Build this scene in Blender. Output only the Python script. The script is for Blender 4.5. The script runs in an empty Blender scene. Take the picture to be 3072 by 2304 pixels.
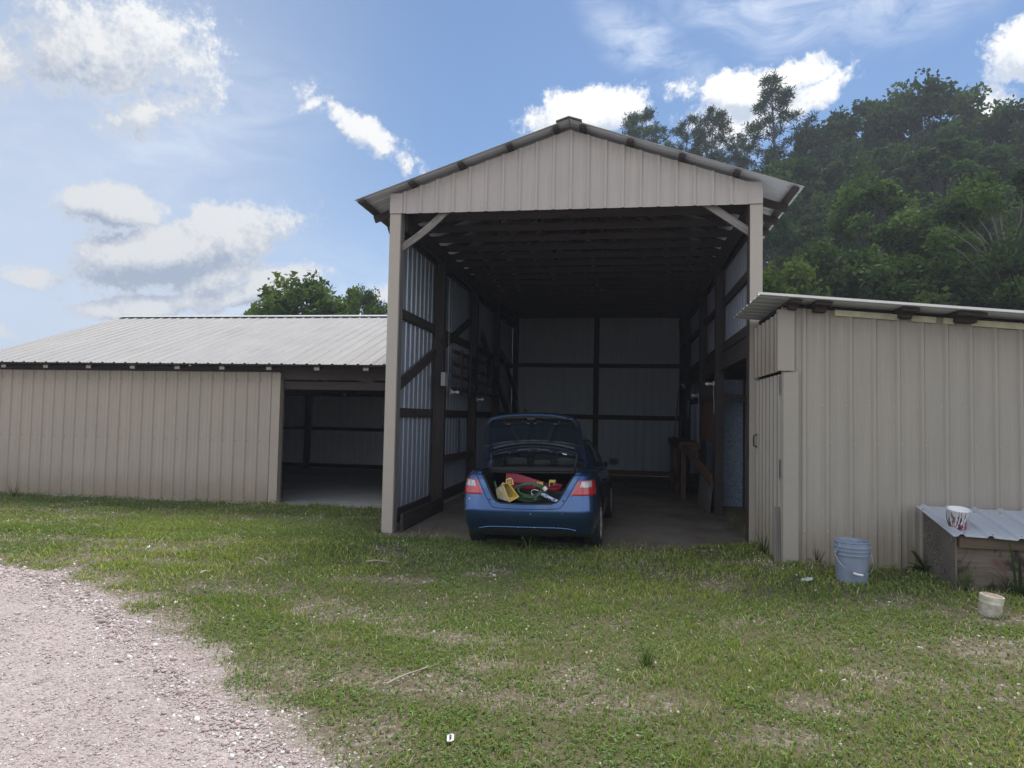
import bpy, math, random
import numpy as np
from mathutils import Matrix, Vector
R = math.radians
random.seed(7)
rng = np.random.default_rng(11)
SC = bpy.context.scene
COL = SC.collection

# ------------------------------------------------------------------ helpers
def V3(*a): return np.array(a, float)
def unit(v):
    v = np.array(v, float); n = np.linalg.norm(v)
    return v / n if n > 1e-12 else v

class MB:
    """collects polygons and links them as ONE mesh object"""
    def __init__(s):
        s.v = []; s.f = []; s.m = []; s.uv = []; s.sm = []
    def add(s, verts, faces, mat=0, uvs=None, smooth=False):
        b = len(s.v)
        s.v.extend([tuple(map(float, p)) for p in verts])
        for k, f in enumerate(faces):
            s.f.append(tuple(b + i for i in f))
            s.m.append(mat if not isinstance(mat, (list, tuple)) else mat[k])
            s.sm.append(smooth)
            if uvs is not None: s.uv.append([uvs[i] for i in f])
            else: s.uv.append([(verts[i][0] + verts[i][1] * .73, verts[i][2] + verts[i][1] * .31) for i in f])
    def bar(s, p0, p1, w, h, up=(0, 0, 1), mat=0):
        """board from p0 to p1: w sideways, h along up; UV u runs along the board"""
        p0 = np.array(p0, float); p1 = np.array(p1, float)
        d = p1 - p0; L = np.linalg.norm(d); d = d / L
        side = np.cross(d, unit(up)); side = unit(side); u2 = np.cross(side, d)
        o = random.uniform(0, 50); vs = []; 
        for e in (p0, p1):
            for a, b in ((-1, -1), (1, -1), (1, 1), (-1, 1)):
                vs.append(e + side * a * w / 2 + u2 * b * h / 2)
        def q(ids, uv):
            s.f.append(tuple(len(s.v) + i for i in ids[::-1])); s.m.append(mat); s.sm.append(False); s.uv.append(uv[::-1])
        faces = [((0, 1, 5, 4), w, 0), ((1, 2, 6, 5), h, .3), ((2, 3, 7, 6), w, .6), ((3, 0, 4, 7), h, .9)]
        for ids, ww, off in faces:
            q(ids, [(o, o + off), (o, o + off + ww), (o + L, o + off + ww), (o + L, o + off)])
        q((3, 2, 1, 0), [(o, o), (o + w * .2, o), (o + w * .2, o + h), (o, o + h)])
        q((4, 5, 6, 7), [(o, o), (o + w * .2, o), (o + w * .2, o + h), (o, o + h)])
        s.v.extend([tuple(map(float, p)) for p in vs])
    def box(s, lo, hi, mat=0, along=None):
        lo = np.array(lo, float); hi = np.array(hi, float); c = (lo + hi) / 2; d = hi - lo
        ax = int(np.argmax(d)) if along is None else along
        e = np.zeros(3); e[ax] = d[ax] / 2
        upax = 2 if ax != 2 else 1
        up = np.zeros(3); up[upax] = 1
        sideax = 3 - ax - upax
        s.bar(c - e, c + e, d[sideax], d[upax], up, mat)
    def tube(s, pts, r, n=8, mat=0, caps=True, smooth=True):
        pts = [np.array(p, float) for p in pts]
        rs = r if isinstance(r, (list, tuple, np.ndarray)) else [r] * len(pts)
        prev = None; rings = []; L = 0
        for i, p in enumerate(pts):
            t = unit((pts[min(i + 1, len(pts) - 1)] - pts[max(i - 1, 0)]))
            if prev is None:
                a = np.array((0, 0, 1.)) if abs(t[2]) < .9 else np.array((1., 0, 0))
                x = unit(np.cross(a, t))
            else: x = unit(prev - t * (prev @ t))
            prev = x; y = np.cross(t, x)
            rings.append([p + rs[i] * (math.cos(2 * math.pi * k / n) * x + math.sin(2 * math.pi * k / n) * y) for k in range(n)])
        vs = [q for rg in rings for q in rg]; uv = []
        for i in range(len(pts)):
            if i: L += np.linalg.norm(pts[i] - pts[i - 1])
            for k in range(n): uv.append((L, k / n * 6.28 * rs[i]))
        fs = [(i * n + k, i * n + (k + 1) % n, (i + 1) * n + (k + 1) % n, (i + 1) * n + k) for i in range(len(pts) - 1) for k in range(n)]
        s.add(vs, fs, mat, uv, smooth)
        if caps:
            s.add(rings[0], [tuple(range(n))[::-1]], mat); s.add(rings[-1], [tuple(range(n))], mat)
    def lathe(s, prof, n=32, o=(0, 0, 0), mat=0, axis='z', M=None, smooth=True):
        vs = []; uv = []
        for i, (r, z) in enumerate(prof):
            for k in range(n):
                a = 2 * math.pi * k / n
                p = (r * math.cos(a), r * math.sin(a), z)
                if axis == 'x': p = (z, p[0], p[1])
                if axis == 'y': p = (p[0], z, p[1])
                vs.append(p); uv.append((k / n * 6.28 * max(r, .01), z))
        fs = []
        for i in range(len(prof) - 1):
            for k in range(n):
                fs.append((i * n + k, i * n + (k + 1) % n, (i + 1) * n + (k + 1) % n, (i + 1) * n + k))
        vs = np.array(vs)
        if M is not None: vs = vs @ np.array(M.to_3x3()).T + np.array(M.translation)
        vs = vs + np.array(o, float)
        s.add(list(vs), fs, mat, uv, smooth)
    def grid(s, P, mat=0, smooth=True, uvs=None, flip=False, matfun=None):
        """P: array (a,b,3)"""
        a, b = P.shape[:2]
        vs = list(P.reshape(-1, 3))
        fs = []; ms = []
        for i in range(a - 1):
            for j in range(b - 1):
                q = (i * b + j, i * b + j + 1, (i + 1) * b + j + 1, (i + 1) * b + j)
                fs.append(q[::-1] if flip else q)
                ms.append(matfun(i, j) if matfun else mat)
        s.add(vs, fs, ms, uvs, smooth)
    def build(s, name, mats, parent=None, origin=(0, 0, 0), sharp=35, M=None):
        me = bpy.data.meshes.new(name)
        o = np.array(origin, float)
        me.from_pydata([tuple(np.array(p) - o) for p in s.v], [], s.f)
        for m in (mats if isinstance(mats, (list, tuple)) else [mats]): me.materials.append(m)
        me.polygons.foreach_set('material_index', s.m)
        me.polygons.foreach_set('use_smooth', s.sm)
        uvl = me.uv_layers.new(name='UVMap')
        uvl.data.foreach_set('uv', [c for f in s.uv for p in f for c in p])
        me.update()
        if any(s.sm): me.set_sharp_from_angle(angle=R(sharp))
        ob = bpy.data.objects.new(name, me); COL.objects.link(ob)
        if parent is not None: ob.parent = parent
        else: ob.location = origin
        if M is not None: ob.matrix_world = M @ Matrix.Translation(origin)
        return ob

def tag(o, label=None, cat=None, group=None, kind=None):
    if label: o['label'] = label
    if cat: o['category'] = cat
    if group: o['group'] = group
    if kind: o['kind'] = kind
    return o
def thing(name, label, cat, loc=(0, 0, 0), group=None):
    o = bpy.data.objects.new(name, None); COL.objects.link(o)
    o.location = loc; o.empty_display_size = .2
    return tag(o, label, cat, group)

def fast_mesh(name, verts, loops, starts, totals, mats, col=None, matidx=None, smooth=False):
    """numpy arrays -> mesh data"""
    me = bpy.data.meshes.new(name)
    me.vertices.add(len(verts)); me.vertices.foreach_set('co', np.asarray(verts, np.float32).ravel())
    me.loops.add(len(loops)); me.loops.foreach_set('vertex_index', np.asarray(loops, np.int32))
    me.polygons.add(len(starts)); me.polygons.foreach_set('loop_start', np.asarray(starts, np.int32))
    me.polygons.foreach_set('loop_total', np.asarray(totals, np.int32))
    if matidx is not None: me.polygons.foreach_set('material_index', np.asarray(matidx, np.int32))
    if smooth: me.polygons.foreach_set('use_smooth', np.ones(len(starts), bool))
    me.update(calc_edges=True)
    for m in mats: me.materials.append(m)
    if col is not None:
        at = me.color_attributes.new('Col', 'FLOAT_COLOR', 'POINT')
        c4 = np.ones((len(verts), 4), np.float32); c4[:, :3] = col
        at.data.foreach_set('color', c4.ravel())
    return me

# ------------------------------------------------------------------ node helpers
class NT:
    def __init__(s, tree): s.t = tree; s.n = tree.nodes; s.l = tree.links
    def new(s, typ, **kw):
        nd = s.n.new(typ)
        for k, v in kw.items(): setattr(nd, k, v)
        return nd
    def put(s, sock, val):
        if isinstance(val, bpy.types.NodeSocket): s.l.new(val, sock)
        elif val is not None: sock.default_value = val
    def math(s, op, a, b=None, c=None, clamp=False):
        nd = s.new('ShaderNodeMath', operation=op, use_clamp=clamp)
        s.put(nd.inputs[0], a); s.put(nd.inputs[1], b)
        if c is not None: s.put(nd.inputs[2], c)
        return nd.outputs[0]
    def mix(s, f, a, b, mode='MIX'):
        nd = s.new('ShaderNodeMix', data_type='RGBA', blend_type=mode)
        s.put(nd.inputs[0], f); s.put(nd.inputs[6], a); s.put(nd.inputs[7], b)
        return nd.outputs[2]
    def ramp(s, f, stops, interp='LINEAR'):
        nd = s.new('ShaderNodeValToRGB'); cr = nd.color_ramp; cr.interpolation = interp
        while len(cr.elements) < len(stops): cr.elements.new(.5)
        for e, (p, c) in zip(cr.elements, stops):
            e.position = p; e.color = (c, c, c, 1) if isinstance(c, (int, float)) else (*c, 1)
        s.put(nd.inputs[0], f); return nd.outputs[0]
    def noise(s, vec, scale, detail=4, rough=.55, dist=0, out=0):
        nd = s.new('ShaderNodeTexNoise')
        s.put(nd.inputs['Vector'], vec); nd.inputs['Scale'].default_value = scale
        nd.inputs['Detail'].default_value = detail; nd.inputs['Roughness'].default_value = rough
        nd.inputs['Distortion'].default_value = dist
        return nd.outputs[out]
    def mapv(s, vec, scale=(1, 1, 1), loc=(0, 0, 0), rot=(0, 0, 0)):
        nd = s.new('ShaderNodeMapping')
        s.put(nd.inputs[0], vec); nd.inputs['Scale'].default_value = scale
        nd.inputs['Location'].default_value = loc; nd.inputs['Rotation'].default_value = rot
        return nd.outputs[0]
    def sstep(s, x, a, b):
        nd = s.new('ShaderNodeMapRange', interpolation_type='SMOOTHSTEP')
        s.put(nd.inputs[0], x); nd.inputs[1].default_value = a; nd.inputs[2].default_value = b
        return nd.outputs[0]
    def bump(s, h, strength=.3, dist=.01):
        nd = s.new('ShaderNodeBump'); nd.inputs['Strength'].default_value = strength
        nd.inputs['Distance'].default_value = dist; s.put(nd.inputs['Height'], h)
        return nd.outputs[0]

def new_mat(name):
    m = bpy.data.materials.new(name); m.use_nodes = True
    nt = NT(m.node_tree); b = nt.n['Principled BSDF']
    return m, nt, b
def rgba(c): return (c[0], c[1], c[2], 1)

def m_plain(name, c, rough=.5, metal=0, var=.15, scale=8, bump=0, coat=0, coord='Object', spec=.5):
    m, nt, b = new_mat(name)
    tc = nt.new('ShaderNodeTexCoord').outputs[coord]
    n = nt.noise(tc, scale, 5, .6)
    k = nt.ramp(n, [(.25, 1 - var), (.75, 1 + var)])
    nt.put(b.inputs['Base Color'], nt.mix(1, rgba(c), k, 'MULTIPLY'))
    nt.put(b.inputs['Roughness'], nt.math('ADD', nt.math('MULTIPLY', n, .25), rough - .12))
    b.inputs['Metallic'].default_value = metal; b.inputs['Coat Weight'].default_value = coat
    b.inputs['Specular IOR Level'].default_value = spec
    if bump: nt.put(b.inputs['Normal'], nt.bump(n, bump, .005))
    return m

def m_siding(name, c, rough=.45, metal=0, dirt=(.20, .15, .09), dirt_amt=.5, streak=.17, base_dirt=True, spec=.3, ground=.15, chalk=0.0):
    """painted ribbed sheet: faint vertical streaks, blotches, splash dirt near its foot"""
    m, nt, b = new_mat(name)
    tcn = nt.new('ShaderNodeTexCoord')
    uv = tcn.outputs['UV']; ob = tcn.outputs['Object']
    st = nt.noise(nt.mapv(uv, (9, .35, 1)), 1.6, 6, .65)
    fine = nt.noise(nt.mapv(uv, (60, 2.5, 1)), 1.0, 4, .6)
    bl = nt.noise(ob, 1.3, 5, .6)
    k = nt.math('ADD', nt.math('MULTIPLY', st, streak * 2), nt.math('ADD', nt.math('MULTIPLY', bl, streak * 1.6), nt.math('MULTIPLY', fine, streak * .8)))
    k = nt.math('ADD', k, 1 - streak * 2.2)
    col = nt.mix(1, rgba(c), k, 'MULTIPLY')
    # separate panels differ a little in tint
    sx = nt.new('ShaderNodeSeparateXYZ'); nt.put(sx.inputs[0], uv)
    pan = nt.math('FLOOR', nt.math('DIVIDE', sx.outputs[0], .6858))
    wn = nt.new('ShaderNodeTexWhiteNoise', noise_dimensions='1D'); nt.put(wn.inputs['W'], pan)
    col = nt.mix(nt.math('MULTIPLY', wn.outputs[0], .22), col, rgba((c[0] * .90, c[1] * .95, c[2] * 1.0)))
    if base_dirt:
        hgt = nt.math('ADD', sx.outputs[1], nt.math('MULTIPLY', nt.noise(nt.mapv(uv, (3, 1.2, 1)), 2.2, 6, .7), -.55))
        f = nt.math('SUBTRACT', 1, nt.sstep(hgt, -.25, ground + .25))
        col = nt.mix(nt.math('MULTIPLY', f, dirt_amt), col, rgba(dirt))
        run = nt.sstep(nt.noise(nt.mapv(uv, (7, .5, 1)), 1.7, 6, .7), .62, .80)
        col = nt.mix(nt.math('MULTIPLY', run, .35), col, rgba((dirt[0] * .8, dirt[1] * .9, dirt[2])))
    nt.put(b.inputs['Base Color'], col)
    nt.put(b.inputs['Roughness'], nt.math('ADD', nt.math('MULTIPLY', bl, .3), rough - .15))
    b.inputs['Metallic'].default_value = metal; b.inputs['Specular IOR Level'].default_value = spec
    nt.put(b.inputs['Normal'], nt.bump(nt.noise(ob, 2.2, 2, .5), .12, .02))
    return m

def m_wood(name, c1, c2, rough=.8, scale=1.0, knots=True):
    m, nt, b = new_mat(name)
    uv = nt.new('ShaderNodeTexCoord').outputs['UV']
    g = nt.noise(nt.mapv(uv, (1.2 * scale, 45 * scale, 1)), 1.0, 6, .65, .4)
    g2 = nt.noise(nt.mapv(uv, (.8, 6, 1)), 1.3, 5, .6)
    f = nt.math('ADD', nt.math('MULTIPLY', g, .7), nt.math('MULTIPLY', g2, .5))
    col = nt.ramp(f, [(.35, c1), (.8, c2)])
    if knots:
        kn = nt.sstep(nt.noise(nt.mapv(uv, (3.0, 9, 1)), 1.0, 1, .4), .70, .78)
        col = nt.mix(nt.math('MULTIPLY', kn, .7), col, rgba((c1[0] * .4, c1[1] * .35, c1[2] * .35)))
    nt.put(b.inputs['Base Color'], col); b.inputs['Roughness'].default_value = rough
    b.inputs['Specular IOR Level'].default_value = .25
    nt.put(b.inputs['Normal'], nt.bump(g, .35, .003))
    return m

def m_galv(name, c=(.52, .55, .60), rough=.38, rust=.25, metal=.85):
    m, nt, b = new_mat(name)
    tc = nt.new('ShaderNodeTexCoord'); uv = tc.outputs['UV']; ob = tc.outputs['Object']
    vo = nt.new('ShaderNodeTexVoronoi'); nt.put(vo.inputs['Vector'], ob); vo.inputs['Scale'].default_value = 60
    sp = nt.math('MULTIPLY', vo.outputs['Color'], .10)
    st = nt.noise(nt.mapv(uv, (10, .5, 1)), 1.5, 6, .65)
    k = nt.math('ADD', nt.math('ADD', sp, nt.math('MULTIPLY', st, .5)), .68)
    col = nt.mix(1, rgba(c), k, 'MULTIPLY')
    r = nt.sstep(nt.noise(ob, 2.4, 7, .7), .60, .72)
    col = nt.mix(nt.math('MULTIPLY', r, rust), col, rgba((.16, .10, .08)))
    nt.put(b.inputs['Base Color'], col)
    nt.put(b.inputs['Metallic'], nt.math('SUBTRACT', metal, nt.math('MULTIPLY', r, rust * metal)))
    nt.put(b.inputs['Roughness'], nt.math('ADD', nt.math('MULTIPLY', st, .25), rough - .1))
    nt.put(b.inputs['Normal'], nt.bump(nt.noise(ob, 3, 2, .5), .1, .02))
    return m

TAN = (.385, .328, .272)
M = {}
M['tan'] = m_siding('tan_painted_steel', TAN)
M['tan_shed'] = m_siding('tan_shed_steel', (.345, .312, .268), dirt=(.20, .145, .085), dirt_amt=.5)
M['tan_gable'] = m_siding('tan_gable_steel', (.415, .378, .345), base_dirt=False)
M['trim'] = m_siding('tan_trim_steel', (.405, .355, .305), base_dirt=False, streak=.06)
M['trim_shed'] = m_siding('tan_shed_trim', (.34, .308, .265), base_dirt=True, streak=.06)
M['white_roof'] = m_siding('white_roof_steel', (.335, .325, .315), rough=.55, spec=.2, dirt=(.30, .24, .19), dirt_amt=.0, streak=.30, base_dirt=True)
M['shed_roof'] = m_siding('pale_shed_roof', (.50, .52, .50), rough=.4, base_dirt=False, streak=.12)
M['galv'] = m_galv('galvanised_wall', (.50, .56, .66), .42, .12, .55)
M['galv_roof'] = m_galv('weathered_galvanised', (.56, .61, .68), .45, .45, .45)
M['old_tin'] = m_galv('old_dull_tin', (.11, .10, .095), .6, .7, .3)
M['soffit'] = m_siding('roof_underside', (.56, .58, .64), base_dirt=False, streak=.15, rough=.5)
M['dark_wood'] = m_wood('dark_stained_wood', (.028, .022, .021), (.078, .062, .058))
M['brown_wood'] = m_wood('brown_wood', (.08, .045, .028), (.20, .115, .072))
M['grey_wood'] = m_wood('weathered_grey_wood', (.10, .09, .08), (.27, .25, .23))
M['raw_wood'] = m_wood('cut_pine', (.28, .24, .19), (.46, .41, .34))
M['black'] = m_plain('black_plastic', (.012, .012, .014), .45, var=.2)
M['rubber'] = m_plain('tyre_rubber', (.018, .018, .019), .8, var=.25, scale=30)
M['white_china'] = m_plain('white_porcelain', (.75, .75, .73), .25, var=.04)
M['dull_china'] = m_plain('dusty_porcelain', (.42, .42, .41), .4, var=.1)
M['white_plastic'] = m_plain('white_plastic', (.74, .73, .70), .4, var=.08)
M['clear_scrap'] = m_plain('cloudy_plastic', (.50, .54, .58), .25, var=.3, scale=20)
M['grey_metal'] = m_plain('dull_grey_metal', (.20, .21, .22), .5, .3)
M['steel'] = m_plain('bright_steel', (.55, .56, .58), .32, 1.0, .1)

def m_glass(name, c, alpha, rough=.03):
    m, nt, b = new_mat(name)
    b.inputs['Base Color'].default_value = rgba(c); b.inputs['Roughness'].default_value = rough
    b.inputs['Alpha'].default_value = alpha; b.inputs['Coat Weight'].default_value = .3
    return m
M['glass'] = m_glass('tinted_glass', (.012, .016, .018), .45)
M['bulb'] = m_glass('frosted_bulb_glass', (.78, .80, .80), .95, .15)


# ------------------------------------------------------------------ camera
F, PIT, ROL, YAW = 2080.0, .046085, -.019799, -.158058
CAM = V3(3.18607, -9.09526, 1.62453)
def cam_dir(xx, yy, zz):
    cp, sp = math.cos(PIT), math.sin(PIT)
    y = cp * yy - sp * zz; z = sp * yy + cp * zz
    s, c = math.sin(YAW), math.cos(YAW)
    return V3(c * xx + s * y, -s * xx + c * y, z)
cr, sr = math.cos(ROL), math.sin(ROL)
right = cam_dir(cr, 0, -sr); up = cam_dir(sr, 0, cr); fwd = cam_dir(0, 1, 0)
cd = bpy.data.cameras.new('camera'); cam = bpy.data.objects.new('camera', cd); COL.objects.link(cam)
mw = Matrix.Identity(4)
for i in range(3): mw[i][0] = right[i]; mw[i][1] = up[i]; mw[i][2] = -fwd[i]; mw[i][3] = CAM[i]
cam.matrix_world = mw
cd.sensor_width = 36; cd.lens = 36 * F / 3072; cd.clip_start = .05; cd.clip_end = 3000
SC.camera = cam

# ------------------------------------------------------------------ sky and sun
SUN_AZ, SUN_EL = 14.0, 63.0      # degrees clockwise from +Y, above the horizon
w = bpy.data.worlds.new('World'); SC.world = w; w.use_nodes = True
def build_world():
    nt = NT(w.node_tree); nt.n.clear()
    out = nt.new('ShaderNodeOutputWorld'); bg = nt.new('ShaderNodeBackground')
    nt.l.new(bg.outputs[0], out.inputs[0])
    sky = nt.new('ShaderNodeTexSky', sky_type='NISHITA'); sky.sun_disc = False
    sky.sun_elevation = R(SUN_EL); sky.sun_rotation = R(SUN_AZ)
    sky.altitude = 300; sky.air_density = 1.0; sky.dust_density = .35; sky.ozone_density = 2.6
    # cloud density in (azimuth, elevation) degrees
    g = bpy.data.node_groups.new('cloud_density', 'ShaderNodeTree')
    g.interface.new_socket('P', in_out='INPUT', socket_type='NodeSocketVector')
    g.interface.new_socket('Cumulus', in_out='OUTPUT', socket_type='NodeSocketFloat')
    g.interface.new_socket('Veil', in_out='OUTPUT', socket_type='NodeSocketFloat')
    t = NT(g); gi = t.new('NodeGroupInput'); go = t.new('NodeGroupOutput'); P = gi.outputs[0]
    warp = t.noise(P, .22, 2, .5, out=1)
    vm = t.new('ShaderNodeVectorMath', operation='SUBTRACT'); t.put(vm.inputs[0], warp); vm.inputs[1].default_value = (.5, .5, .5)
    vs = t.new('ShaderNodeVectorMath', operation='SCALE'); t.put(vs.inputs[0], vm.outputs[0]); vs.inputs['Scale'].default_value = 2.6
    va = t.new('ShaderNodeVectorMath', operation='ADD'); t.put(va.inputs[0], P); t.put(va.inputs[1], vs.outputs[0]); PW = va.outputs[0]
    def blob(az, el, ra, re, rot=0, k=1.0, warped=True):
        v = t.mapv(PW if warped else P, (1, 1, 1), (-az, -el, 0))
        v = t.mapv(v, (1, 1, 1), (0, 0, 0), (0, 0, R(rot)))
        v = t.mapv(v, (1 / ra, 1 / re, 0))
        ln = t.new('ShaderNodeVectorMath', operation='LENGTH'); t.put(ln.inputs[0], v)
        return t.math('MULTIPLY', t.math('SUBTRACT', 1.0, ln.outputs['Value']), k)
    def mx(lst):
        o = lst[0]
        for q in lst[1:]: o = t.math('MAXIMUM', o, q)
        return o
    cum = mx([blob(*c) for c in CLOUDS]); cum = t.math('MAXIMUM', cum, -1.2)
    n1 = t.noise(P, .26, 7, .60, .3); n2 = t.noise(P, .9, 4, .6, .2)
    n3 = t.noise(P, 2.6, 4, .65, .4)
    nn = t.math('ADD', t.math('MULTIPLY', t.math('SUBTRACT', n1, .5), 2.1), t.math('MULTIPLY', t.math('SUBTRACT', n2, .5), .95))
    nn = t.math('ADD', nn, t.math('MULTIPLY', t.math('SUBTRACT', n3, .5), .70))
    t.put(go.inputs[0], t.math('ADD', cum, nn))
    veil = mx([blob(*c) for c in VEILS]); veil = t.sstep(veil, -.1, .9)
    st = t.noise(t.mapv(P, (.16, .42, 1), (0, 0, 0), (0, 0, R(28))), 1.0, 5, .62, .8)
    t.put(go.inputs[1], t.math('MULTIPLY', veil, t.sstep(st, .25, .85)))
    # world side
    tc = nt.new('ShaderNodeTexCoord'); sx = nt.new('ShaderNodeSeparateXYZ'); nt.put(sx.inputs[0], tc.outputs['Generated'])
    az = nt.math('MULTIPLY', nt.math('ARCTAN2', sx.outputs[0], sx.outputs[1]), 180 / math.pi)
    el = nt.math('MULTIPLY', nt.math('ARCSINE', sx.outputs[2]), 180 / math.pi)
    def P_at(da, de):
        cx = nt.new('ShaderNodeCombineXYZ'); nt.put(cx.inputs[0], nt.math('ADD', az, da)); nt.put(cx.inputs[1], nt.math('ADD', el, de)); return cx.outputs[0]
    def grp(p):
        q = nt.new('ShaderNodeGroup'); q.node_tree = g; nt.put(q.inputs[0], p); return q
    a = grp(P_at(0, 0)); b = grp(P_at(.7, 1.5))
    d0 = a.outputs[0]
    alpha = nt.sstep(d0, -.10, .48)
    lit = nt.math('ADD', nt.math('MULTIPLY', nt.math('SUBTRACT', d0, b.outputs[0]), .95), .50, clamp=True)
    thin = nt.math('SUBTRACT', 1, nt.sstep(d0, .1, .55))
    lit = nt.math('MAXIMUM', lit, nt.math('MULTIPLY', thin, .60))
    # clouds nearer the sun are brighter
    sd = nt.new('ShaderNodeVectorMath', operation='DOT_PRODUCT'); nt.put(sd.inputs[0], tc.outputs['Generated'])
    sd.inputs[1].default_value = (math.sin(R(SUN_AZ)) * math.cos(R(SUN_EL)), math.cos(R(SUN_AZ)) * math.cos(R(SUN_EL)), math.sin(R(SUN_EL)))
    near = nt.sstep(sd.outputs['Value'], .45, .95)
    hi = nt.mix(near, (.57, .58, .59, 1), (.90, .90, .89, 1))
    lo = nt.mix(near, (.27, .32, .41, 1), (.50, .56, .65, 1))
    ccol = nt.mix(lit, lo, hi)
    skys = nt.mix(1, sky.outputs[0], (SKY_K * .80, SKY_K * .92, SKY_K * 1.0, 1), 'MULTIPLY')
    c1 = nt.mix(nt.math('MULTIPLY', a.outputs[1], .62), skys, (.80, .83, .88, 1))
    pale = nt.math('MULTIPLY', nt.sstep(az, -12, -44), nt.sstep(el, 70, 8))
    c1 = nt.mix(nt.math('MULTIPLY', pale, .75), c1, (.47, .53, .635, 1))
    c1 = nt.mix(nt.math('MULTIPLY', nt.sstep(el, 22, 3), .30), c1, (.50, .57, .68, 1))
    c2 = nt.mix(alpha, c1, ccol)
    # unseen bright broken cloud, added behind the camera to fill the shaded fronts
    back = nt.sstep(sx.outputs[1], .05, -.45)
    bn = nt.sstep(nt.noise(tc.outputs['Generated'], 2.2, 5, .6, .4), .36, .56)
    c2 = nt.mix(nt.math('MULTIPLY', back, bn), c2, FILL_CLOUD)
    # no clouds below the horizon
    nt.put(bg.inputs[0], nt.mix(nt.sstep(el, -1.0, .5), skys, c2))
    bg.inputs[1].default_value = 1.0
SKY_K = .088
FILL_CLOUD = (1.02, 1.06, 1.14, 1)
# (azimuth, elevation, half width, half height, tilt, strength)
CLOUDS = [(-40.5, 24.6, 7.6, 3.6, -18, 1.15), (-47.5, 22, 3.4, 2.6, 0, .9), (-37, 21.2, 4.5, 1.6, -35, .7),
          (-34.8, 11.9, 9.4, 2.7, -22, 2.0), (-28.8, 9.4, 5.0, 1.7, -24, 1.6), (-39.2, 14.4, 4.0, 1.5, -5, 1.5), (-32.5, 10.0, 5.0, 1.5, -10, 1.1),
          (-36.0, 7.6, 6.6, 1.2, -10, 1.3), (-34.0, 5.4, 7.5, 1.0, -4, 1.1), (-44.0, 8.6, 2.0, 1.0, 0, 1.0), (-48.5, 11.5, 1.6, 1.3, 0, .9),
          (-47, 4.8, 2.4, 1.1, 0, 1.0), (-22.0, 21.8, 5.2, 1.3, 24, .95), (-25.8, 23.2, 1.8, .6, -30, .6), (-19.8, 9.6, 2.4, 1.2, 0, .9),
          (-3.3, 23.8, 5.4, 2.2, -6, 1.5), (10.6, 25.0, 7.4, 1.45, -4, 1.45), (8.6, 22.6, 4.2, 2.2, 0, 1.2), (14.6, 23.8, 4.0, 1.3, -25, 1.1),
          (28.5, 23.4, 3.4, 2.2, 10, 1.1), (25.6, 21.2, 2.4, 1.8, -20, 1.0)]
VEILS = [(12, 31, 12, 5.0, 10, 1.5), (2, 28, 8, 2.6, 30, 1.1), (21, 29, 8, 4, 0, 1.0), (-38, 19, 18, 8, -20, .8), (-25, 8, 28, 7, 0, .9)]
build_world()
sl = bpy.data.lights.new('sun', 'SUN'); sl.energy = 3.5; sl.angle = R(24.0); sl.color = (1.0, .95, .87)
so = bpy.data.objects.new('sun', sl); COL.objects.link(so)
sd_ = Vector((math.sin(R(SUN_AZ)) * math.cos(R(SUN_EL)), math.cos(R(SUN_AZ)) * math.cos(R(SUN_EL)), math.sin(R(SUN_EL))))
so.rotation_euler = sd_.to_track_quat('Z', 'Y').to_euler(); so.location = (5, 10, 30)
SC.view_settings.view_transform = 'Standard'; SC.view_settings.look = 'None'
SC.view_settings.exposure = 0.45
SC.cycles.use_denoising = True; SC.cycles.denoiser = 'OPENIMAGEDENOISE'; SC.cycles.max_bounces = 6; SC.cycles.diffuse_bounces = 4; SC.cycles.transparent_max_bounces = 8
SC.cycles.caustics_reflective = False; SC.cycles.caustics_refractive = False; SC.cycles.use_adaptive_sampling = True; SC.cycles.adaptive_threshold = .006; SC.view_settings.gamma = 1.0

# ------------------------------------------------------------------ value noise in numpy (for terrain and planting)
_tab = np.random.default_rng(3).random((256, 256))
def vnoise(x, y):
    xi = np.floor(x).astype(int); yi = np.floor(y).astype(int); fx = x - xi; fy = y - yi
    fx = fx * fx * (3 - 2 * fx); fy = fy * fy * (3 - 2 * fy)
    g = lambda a, b: _tab[a & 255, b & 255]
    return (g(xi, yi) * (1 - fx) + g(xi + 1, yi) * fx) * (1 - fy) + (g(xi, yi + 1) * (1 - fx) + g(xi + 1, yi + 1) * fx) * fy
def fbm(x, y, o=4):
    s = 0; a = .5; t = 0
    for i in range(o): s = s + a * vnoise(x * 2 ** i + 17.3 * i, y * 2 ** i + 5.1 * i); t += a; a *= .5
    return s / t
def sst(x, a, b):
    t = np.clip((x - a) / (b - a), 0, 1); return t * t * (3 - 2 * t)

ROAD = np.array([(-60, 4.0), (-14, -1.6), (-6, -2.45), (-3.09, -2.82), (-2.06, -3.13), (-.95, -3.78), (.18, -4.70), (.90, -5.27), (1.47, -5.66), (1.86, -5.97), (3.0, -7.0), (4.2, -9.2), (5, -13), (6, -60)])
def road_d(x, y):
    """signed distance to the edge of the gravel road, positive on the gravel"""
    x = np.asarray(x, float); y = np.asarray(y, float)
    best = np.full(x.shape, 1e9); sg = np.zeros(x.shape)
    for a, b in zip(ROAD[:-1], ROAD[1:]):
        d = b - a; L2 = d @ d
        t = np.clip(((x - a[0]) * d[0] + (y - a[1]) * d[1]) / L2, 0, 1)
        dx = x - a[0] - t * d[0]; dy = y - a[1] - t * d[1]; ds = np.hypot(dx, dy)
        cr_ = d[0] * (y - a[1]) - d[1] * (x - a[0])
        m = ds < best; best = np.where(m, ds, best); sg = np.where(m, -np.sign(cr_), sg)
    return best * sg - .06
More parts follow.
